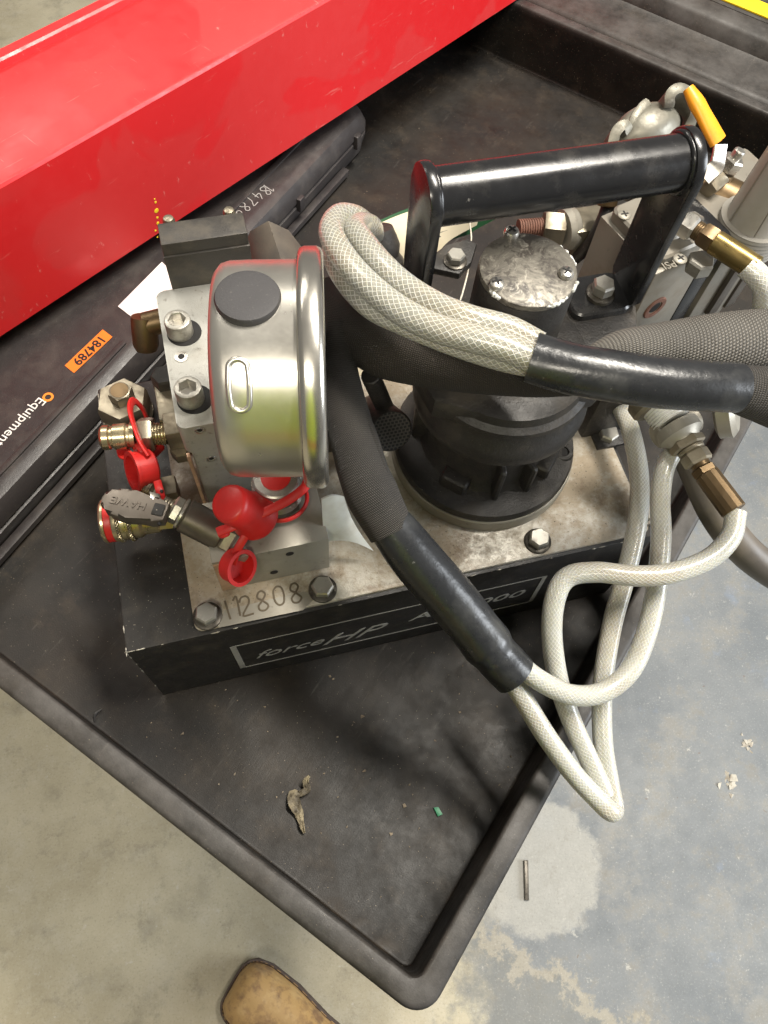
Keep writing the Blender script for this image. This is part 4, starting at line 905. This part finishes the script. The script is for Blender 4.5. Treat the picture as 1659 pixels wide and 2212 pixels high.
d = ray(1414, 664); n = FX.to_3x3() @ V((0, -1, 0)); o = V((0, 0, 600)); fp = FX @ V((0, -31, 0)); t = (fp-o).dot(n)/d.dot(n); pp = o+d*t
mb = MB(); mb.lathe(pp, n, [(9.2, -1), (9.2, .6), (8.6, 1.2), (5.6, 1.0), (5.2, -4)], 32); prt = part('gauge_port', mb, 'rust', frl)
part('port_bore', MB().cyl(pp-n*3, pp+n*.4, 5), 'dark', prt)
mb = MB(); mb.box((37, 0, 182), (17, 60, 128), None, 5); part('joining_clamp', mb, 'black_paint', frl, 32, FX)
p = P(1515, 564, 250); mb = MB(); mb.hexa(p-V((0, 0, 8)), p+V((0, 0, 2)), 15); part('clamp_bolt', mb, 'bolt', frl)
f2 = part('lubricator', MB().box((68, -2, 178), (40, 58, 118), None, 1.5), 'regulator', pump, 32, FX)
mb = MB(); mb.box((70, -32, 190), (10, 6, 60), None, 1.5); mb.box((92, -26, 190), (10, 14, 70), None, 1.5); part('bowl_guard', mb, 'gunmetal', f2, 32, FX)
mb = MB(); mb.box((92, 8, 214), (70, 66, 40), None, 4); part('regulator_base', mb, 'regulator', f2, 32, FX)
kb = P(1652, 500, 226); kt = P(1675, 330, 296); kc = V(((kb.x+kt.x)/2, (kb.y+kt.y)/2, 0))
mb = MB(); mb.thread(V((kc.x, kc.y, 222)), V((kc.x, kc.y, 242)), 23, 3.2, .8, 40); kbp = part('threaded_collar', mb, 'knob', f2, 60)
mb = MB(); mb.lathe((kc.x, kc.y, 240), (0, 0, 1), [(20, 0), (19, 2), (16.4, 50), (15.8, 53), (14, 54.5), (11, 54.5), (10.6, 53), (8, 53), (7.6, 54), (5.5, 54), (5, 53), (1, 53)], 48); knb = part('regulator_knob', mb, 'knob', f2, 40)
mb = MB()
for k in range(6):
    a = 2*math.pi*k/6; c_, s_ = math.cos(a), math.sin(a)
    mb.tube([V((kc.x+19.2*c_, kc.y+19.2*s_, 243)), V((kc.x+16.3*c_, kc.y+16.3*s_, 290))], .55, 5)
part('knob_rib', mb, 'regulator', knb, 60)
p = P(1598, 432, 236); cross_screw('cap_screw', p, 4.4, 3, f2, 'alu_cast')
# brass hose end over the regulator, with a white braided hose
q0, q4 = P(1450, 462, 262), P(1632, 580, 262); ba = (q4-q0).normalized(); BL = (q4-q0).length
mb = MB(); mb.cyl(q0-ba*12, q0+ba*BL*.12, 6.5); mb.lathe(q0+ba*BL*.05, ba, [(6.5, 0), (8.4, .6), (8.4, 3.4), (7, 4)], 28); mb.hexa(q0+ba*BL*.15, q0+ba*BL*.30, 15.5, (0, 0, 1), .14); hf = part('hose_fitting', mb, 'steel', pump)
mb = MB(); mb.thread(q0+ba*BL*.29, q0+ba*BL*.38, 6, 1.4, .5); mb.hexa(q0+ba*BL*.37, q0+ba*BL*.53, 14, (0, .4, 1)); part('brass_nut', mb, 'bronze', hf, 40)
mb = MB(); mb.lathe(q0+ba*BL*.52, ba, [(6.8, 0), (7.4, .6), (7.4, BL*.48-.6), (6.8, BL*.48)], 36); part('crimped_ferrule', mb, 'brass', hf)
sup = thing('supply_hose', 'white braided hose bending down from the brass ferrule at the right edge', 'hose', P(1650, 640, 240))
hose('hose_body', PP((1612, 575, 262), (1636, 596, 260), (1652, 625, 254), (1650, 665, 240), (1640, 720, 210)), sup, 'braid', 7.2)
# pipe run behind: hex, union, elbow
mb = MB(); a_, b_ = P(1165, 487, 205), P(1190, 490, 205); mb.thread(a_-V((16, 0, 0)), P(1178, 490, 205), 6.5, 1.8); pip = part('pipe_nipple', mb, 'rust', pump, 60)
mb = MB(); mb.hexa(P(1172, 492, 204), P(1216, 496, 204), 22, (0, .2, 1), .06); part('pipe_hex', mb, 'steel_dirty', pip)
mb = MB(); mb.lathe(P(1212, 497, 204), (1, .06, 0), [(10, 0), (14, 1), (15.5, 5), (14, 10), (11, 11)], 32); part('pipe_union', mb, 'alu_cast', pip)
mb = MB(); mb.box(P(1270, 500, 200)+V((0, 0, 0)), (34, 24, 26), None, 2); part('pipe_block', mb, 'steel_dirty', pip)
hz = hose('air_line', PP((1318, 432, 232), (1300, 480, 222), (1272, 530, 205), (1240, 560, 185)), pip, 'tank', 4.6)
mb = MB(); mb.cyl(P(1318, 405, 240), P(1310, 445, 230), 7); mb.hexa(P(1340, 385, 246), P(1316, 410, 240), 12); mb.cyl(P(1372, 410, 238), P(1345, 400, 242), 8.5); part('elbow_fitting', mb, 'bronze', pip)
# ball valve with orange lever
bc = P(1548, 398, 236)
mb = MB(); mb.cyl(bc+V((-16, 14, -6)), bc+V((14, -12, -10)), 15); mb.cyl(bc+V((-2, 0, -10)), bc+V((2, 3, 8)), 9); bv = part('ball_valve', mb, 'bronze', pump)
mb = MB(); mb.hexa(bc+V((3, 2, 10)), bc+V((6, 2, 19)), 13); mb.cyl(bc+V((5, 2, 18)), bc+V((7, 2, 25)), 4); part('stem_nut', mb, 'steel', bv)
mb = MB(); pl_ = PP((1520, 385, 252), (1546, 360, 258), (1552, 340, 262), (1556, 312, 268)); mb.strap(spline(pl_, 6), 11, 2.4, (0.2, -.3, 1)); part('lever_shank', mb, 'steel', bv, 40)
mb = MB(); g0, g1, g2 = P(1551, 306, 270), P(1515, 240, 282), P(1486, 190, 290)
mb.tube(spline([g0, g0.lerp(g1, .5), g1, g2], 6), [7.6, 7.4, 7.0, 6.4, 6.2, 4.0], 20, [.55, .55, .6, .65, .75, .8], up=(0.25, -.35, 1)); part('lever_grip', mb, 'lever_orange', bv, 50)
mb = MB(); mb.box((0, 0, 0), (16, 10, 12), frame(bc+V((-8, -6, 6)), (0.2, -.4, 1), (1, .6, 0)), 2); part('stop_bracket', mb, 'steel_dirty', bv)
# claw coupling: a domed hub with two hooked claws standing round it
cl0 = P(1400, 275, 222); ca = V((-.10, -.42, .90)).normalized(); cx, cy, cz = basis(ca, P(1470, 245, 222)-P(1330, 290, 222))
mb = MB(); CT = Matrix.Translation(cl0) @ Matrix((cx, cy, cz)).transposed().to_4x4()
rg = []
for rr_, hh_ in ((.60, -22), (.80, -16), (.98, -9), (1.0, -3), (.93, 2), (.80, 5.5), (.74, 6.2), (.62, 9), (.38, 11.2), (.12, 12)):
    rg.append([CT @ V((27*rr_*math.cos(2*math.pi*k/44), 18.5*rr_*math.sin(2*math.pi*k/44), hh_)) for k in range(44)])
mb.rings(rg); cl = part('claw_coupling', mb, 'coupling', pump, 40)
def claw(pts, wid):
    mb = MB(); path = [CT @ V(q) for q in spline(pts, 6)]; n_ = len(path)
    def sec(t):
        b_ = wid*(.35+.65*math.sin(math.pi*min(1, t*1.15+.12)))/2; return [(b_, -3.9), (b_*1.12, 0), (b_, 3.9), (-b_, 3.9), (-b_*1.12, 0), (-b_, -3.9)]
    mb.sweep(path, sec, ca); part('claw', mb, 'coupling', cl, 40)
claw([(14, 6, 6), (16, 11, 8), (23, 12, 7), (31, 7, 4), (34, -2, 1), (31, -10, -4), (23, -14, -9)], 22)
claw([(-20, 0, 5), (-23, 4, 6), (-30, 2, 4), (-35, -6, 1), (-34, -14, -3), (-26, -20, -8)], 15)
mb = MB(); mb.sweep([CT @ V(q) for q in spline([(-19, -3, 3), (-12, 7, 7), (-3, 13, 7), (3, 15, 6)], 5)], [(2.2, -3.2), (3.2, 0), (2.2, 3.2), (-3, 3.2), (-3, -3.2)], ca); part('locking_rib', mb, 'coupling', cl, 40)
mb = MB(); mb.cyl(CT @ V((4, -16, -14)), CT @ V((6, -40, -22)), 12); mb.hexa(CT @ V((5, -24, -17)), CT @ V((6, -34, -20)), 26); part('coupling_shank', mb, 'coupling', cl, 40)

# ------------------------------------------------------------------ paper tag on a string
t0 = [P(800, 492, 214), P(870, 462, 218), P(950, 440, 222), P(1045, 430, 226)]; t1 = [P(868, 590, 196), P(922, 572, 200), P(968, 522, 208), P(1030, 486, 216)]
top, bot = spline(t0, 5), spline(t1, 5); rows = []
for k in range(7):
    f_ = k/6; r = []
    for a_, b_ in zip(top, bot):
        q = a_.lerp(b_, f_); q.z += 7*math.sin(math.pi*f_); r.append(q)
    rows.append(r)
mb = MB(); mb.sheet(rows, .5)
tag = thing('paper_tag', 'curled yellowed paper tag tied on behind the handle strap', 'tag', P(930, 500, 205)); part('tag_sheet', mb, 'paper', tag, 60)
mb = MB(); r2 = [[q+V((4, 7, -3.2)) for q in r] for r in rows]; r2 = [[r[0].lerp(r[-1], i/(len(r)-1)) * 0 + r[i] + (V((14, 0, 0)) if i > 9 else V((0, 0, 0))) for i in range(len(r))] for r in r2]
mb.sheet(r2, .5); part('green_backing', mb, 'green', tag, 60)
mb = MB()
for (u, v, s_) in ((938, 508, 1), (955, 495, .8), (978, 482, .9)):
    q = P(u, v, 214); mb.prism([q+V((-3*s_, -4*s_, 0)), q+V((4*s_, -3*s_, .4)), q+V((-1*s_, 5*s_, 1.5))], V((0, 0, .3)))
for f0_ in (.12, .22, .32):
    mb.tube(spline([rows[1][2].lerp(rows[5][2], f0_*2)+V((0, 0, .5)), rows[1][7].lerp(rows[5][7], f0_*2)+V((0, 0, .5))], 3), .22, 5)
part('tag_print', mb, 'ink', tag)
mb = MB(); mb.tube(spline(PP((1014, 478, 228), (1018, 510, 226), (1016, 545, 224), (1010, 590, 230), (1000, 630, 236), (990, 660, 238)), 6), .55, 6); part('string', mb, 'string', tag, 60)

mb = MB(); g = [[P(722, 742, 150), P(800, 792, 146)], [P(716, 812, 142), P(752, 836, 140)]]; mb.sheet(g, .6)
thing('card_scrap', 'pale beige card corner showing between the gauge and the woven sleeves', 'card', None, data=mb.data('card_scrap', 'paper'), Mx=Matrix.Identity(4))

# ------------------------------------------------------------------ small things on the tray
def chunk(mb, p, s_, rnd):
    pts = []
    for i in range(7): pts.append(V((rnd.uniform(-1, 1), rnd.uniform(-1, 1), rnd.uniform(0, .7)))*s_+p)
    vs = [mb.bm.verts.new(q) for q in pts]
    try: bmesh.ops.convex_hull(mb.bm, input=vs)
    except Exception: pass
rnd = random.Random(3); mb = MB()
for i in range(230):
    a, b = rnd.uniform(A0+20, A1-8), rnd.uniform(B0+12, B1-10)
    if i < 150: a, b = rnd.uniform(-250, A1-6), rnd.uniform(B0+10, 270)
    q = cart(a, b, .1)
    if TX0-3 < q.x < TX1 and TY0-2 < q.y < TY1: continue
    chunk(mb, q, abs(rnd.gauss(0, .55))+.25, rnd)
for (u, v, s_) in ((783, 1547, 1.6), (874, 1740, 1.7), (572, 1528, 1.2), (765, 1560, 1.1), (720, 1468, 1.2), (700, 1672, 1.0), (885, 1695, 1.2), (1078, 1695, 1.2), (1060, 1750, 1.2), (905, 1790, 1.0), (612, 1710, 1.1), (598, 1722, .9)): chunk(mb, P(u, v, .1), s_, rnd)
for o in [v for v in mb.bm.verts if not v.link_faces]: mb.bm.verts.remove(o)
thing('tray_grit', None, None, None, kind='stuff', data=mb.data('tray_grit', 'debris', 20), Mx=Matrix.Identity(4))
mb = MB(); p = P(944, 1754, .2); mb.prism([p+V((-2, 3.4, 0)), p+V((1.6, 3, 0)), p+V((3.4, -2.6, 0)), p+V((-.6, -3.2, 0))], V((.2, 0, 1.6)), .4)
thing('plastic_chip', 'small green plastic chip on the dark tray floor', 'chip', None, data=mb.data('plastic_chip', 'green_chip'), Mx=Matrix.Identity(4))
mb = MB(); cen = [(668, 1676, 9), (660, 1690, 7), (664, 1704, 5), (648, 1716, 4), (634, 1716, 6), (636, 1735, 5), (645, 1755, 5), (650, 1775, 4), (657, 1800, 3)]; wd = [1.2, 3.6, 4.2, 3, 6.5, 7.2, 5.2, 3.2, 1.2]
ctr = spline(PP(*cen), 3); ww = interp(wd, len(ctr)); rows = []
for i, q in enumerate(ctr):
    tg = (ctr[min(i+1, len(ctr)-1)]-ctr[max(i-1, 0)]).normalized(); sd = V((0, 0, 1)).cross(tg).normalized(); r = []
    for j in range(6):
        s_ = j/5*2-1; h = abs(s_)*1.8*math.sin(i*.9)+rnd.uniform(-.7, .7); r.append(q+sd*s_*ww[i]*.62+V((0, 0, max(-q.z+.4, h))))
    rows.append(r)
mb.sheet(rows, .7)
thing('dried_scrap', 'dried curled pale brown scrap lying alone on the tray floor', 'scrap', None, data=mb.data('dried_scrap', 'leaf', 20), Mx=Matrix.Identity(4))
p0, p1 = P(1136, 1858, -TRAY_Z+4), P(1138, 1945, -TRAY_Z+4)
mb = MB(); mb.box((0, 0, 0), (7, (p1-p0).length, 6), frame(p0.lerp(p1, .5), (0, 0, 1), V((0, 0, 1)).cross(p1-p0)), 1)
thing('steel_offcut', 'short dark steel offcut on the round filler patch of the floor', 'offcut', None, data=mb.data('steel_offcut', 'washer'), Mx=Matrix.Identity(4))
mb = MB(); p = P(212, 1548, 1.5); mb.tube(spline([p+V((-3, -3, 0)), p+V((-2, 2, .5)), p+V((3, 5, 0))], 4), [.5, 1.3, .5], 6)
thing('rubber_crumb', 'tiny dark curl of rubber at the near tray edge', 'crumb', None, data=mb.data('rubber_crumb', 'tank'), Mx=Matrix.Identity(4))
# pale chunks built in place of white-chipped dents in the painted floor
for k, (u, v, s_) in enumerate(((1572, 1684, 20), (1612, 1606, 13))):
    mb = MB(); q = P(u, v, -TRAY_Z)
    for i in range(16): chunk(mb, q+V((rnd.gauss(0, .4), rnd.gauss(0, .5), -.12))*s_, s_*rnd.uniform(.2, .5), rnd)
    for o in [v_ for v_ in mb.bm.verts if not v_.link_faces]: mb.bm.verts.remove(o)
    thing('dent_chunks', ('larger white-chipped dent in the painted floor, built as pale chunks' if k == 0 else 'smaller white-chipped dent near the right edge, built as pale chunks'), 'lump', None, 'dents in the floor', data=mb.data('dent_chunks', 'filler', 20), Mx=Matrix.Identity(4))

# ------------------------------------------------------------------ the person standing at the cart: only a boot toe shows
FZ = -TRAY_Z
toe = P(502, 2122, FZ+20); tow = (P(690, 2262, FZ+20)-P(502, 2122, FZ+20)); tow.z = 0; tow.normalize(); side = V((0, 0, 1)).cross(tow)
per = thing('person', 'person at the near side of the cart, only a scuffed tan boot toe showing', 'person', (toe.x, toe.y, FZ))
def boot(org, parent):
    sole = [(0, -22), (3, -34), (14, -44), (40, -50), (90, -50), (150, -40), (210, -36), (270, -38), (290, -22), (294, 0), (290, 22), (270, 38), (210, 36), (150, 40), (90, 50), (40, 52), (14, 46), (3, 34), (-1, 18)]
    T = Matrix((tow, side, V((0, 0, 1)))).transposed().to_4x4(); T.translation = org
    mb = MB(); mb.prism([V((a, b, 0)) for a, b in sole], V((0, 0, 24)), 4); so = part('boot', mb, 'boot_sole', parent, 40, T, label='scuffed tan leather work boot')
    mb = MB(); rg = []
    for sc, z in ((.93, 24), (.90, 36), (.86, 48), (.76, 60), (.55, 70), (.25, 75)):
        rg.append([V((45+(a-45)*sc if a < 120 else 45+(120-45)*sc+(a-120)*min(1, sc*1.1), b*sc, z)) for a, b in sole])
    wl = [V((46+(a-46)*.965, b*.955, 25)) for a, b in sole]; wm = MB(); wm.tube(spline(wl[-8:]+wl[:8], 4), 2.2, 8); part('welt', wm, 'boot_sole', so, 60, T)
    sp = spline([q+V((2.5 if q.x < 60 else 0, 0, 0)) for q in wl[-8:]+wl[:8]], 6); wm = MB()
    for k in range(0, len(sp)-2, 2): wm.tube([sp[k]*1.0+V((0, 0, 2.2)), sp[k+1]+V((0, 0, 2.2))], .5, 5)
    part('stitching', wm, 'boot', so, 60, T, kind='stuff')
    mb.rings(rg)
    mb.lathe((215, 0, 40), (0, 0, 1), [(52, 0), (54, 30), (52, 90), (50, 150)], 24); part('boot_upper', mb, 'boot', so, 50, T)
boot(V((toe.x, toe.y, FZ)), per)
o2 = V((toe.x, toe.y, FZ)) - side*-230 + tow*30
boot(o2 if (o2-V((toe.x, toe.y, FZ))).dot(V((1, 0, 0))) < 0 else V((toe.x, toe.y, FZ)) - side*230 + tow*30, per)
def skin_body():
    an1 = V((toe.x, toe.y, FZ+170))+tow*215; off = -230 if side.x > 0 else 230
    an2 = an1 + side*off + tow*30
    hip = (an1+an2)/2 + V((0, 0, 760)) + tow*10; fwd = -tow; s2 = side if side.x > 0 else -side
    pts = [hip, hip+V((0, 0, 160)), hip+V((0, 0, 380))+fwd*20, hip+V((0, 0, 520))+fwd*30, hip+V((0, 0, 600))+fwd*50, hip+V((0, 0, 720))+fwd*70]
    rad = [150, 140, 165, 80, 60, 85]; ed = [(i, i+1) for i in range(5)]
    def add(ps, rs, root):
        k = root
        for p_, r_ in zip(ps, rs): pts.append(p_); rad.append(r_); ed.append((k, len(pts)-1)); k = len(pts)-1
        return k
    for sg, an in ((1, an1 if (an1-hip).dot(s2) > 0 else an2), (-1, an2 if (an1-hip).dot(s2) > 0 else an1)):
        add([hip+s2*sg*95-V((0, 0, 60)), an.lerp(hip, .5)+s2*sg*30+fwd*25, an], [95, 66, 48], 0)
        shd = hip+V((0, 0, 480))+s2*sg*185+fwd*20; el = shd+V((0, 0, -280))+s2*sg*40-fwd*20; wr = el+V((0, 0, -230))+fwd*60+s2*sg*5
        k = add([shd, el, wr, wr+V((0, 0, -60))+fwd*14], [62, 45, 30, 34], 3)
        for j in range(5):
            o_ = fwd*(j*18-36) if j < 4 else fwd*48; b_ = wr+V((0, 0, -75))+o_
            ln = (62, 76, 80, 70)[j] if j < 4 else 42
            add([b_+V((0, 0, -20 if j < 4 else 18)), b_+V((0, 0, -ln*.65))-s2*sg*8+o_*.1, b_+V((0, 0, -ln-10))-s2*sg*22], [10, 9, 8], k)
    me = bpy.data.meshes.new('body'); me.from_pydata([((p_)*.001)[:] for p_ in pts], ed, [])
    o = bpy.data.objects.new('body_tmp', me); C.objects.link(o)
    md = o.modifiers.new('Skin', 'SKIN'); 
    for i, r_ in enumerate(rad): me.skin_vertices[0].data[i].radius = (r_*.001, r_*.001*(.72 if i < 4 else 1))
    me.skin_vertices[0].data[0].use_root = True
    o.modifiers.new('Sub', 'SUBSURF').levels = 2
    dg = bpy.context.evaluated_depsgraph_get(); me2 = bpy.data.meshes.new_from_object(o.evaluated_get(dg)); bpy.data.objects.remove(o)
    me2.materials.clear(); me2.materials.append(M['trousers']); me2.polygons.foreach_set('use_smooth', [True]*len(me2.polygons))
    link('body', me2, per)
    mb = MB(); rg = []
    for z, rx, ry, f_ in ((-40, 205, 150, 0), (60, 200, 148, 2), (200, 205, 150, 12), (330, 212, 152, 18), (430, 205, 140, 24), (500, 150, 110, 28)):
        c_ = hip+V((0, 0, z))+fwd*f_; rg.append([c_+s2*rx*math.cos(2*math.pi*i/36)+fwd*ry*math.sin(2*math.pi*i/36) for i in range(36)])
    mb.rings(rg, False, False); part('safety_vest', mb, 'vest', per, 60)
    mb = MB(); rg = []
    for z, f_ in ((20, 0), (75, 3)):
        c_ = hip+V((0, 0, z))+fwd*f_; rg.append([c_+s2*206*math.cos(2*math.pi*i/36)+fwd*154*math.sin(2*math.pi*i/36) for i in range(36)])
    mb.rings(rg, False, False); part('vest_band', mb, 'vest_tape', per, 60)
skin_body()
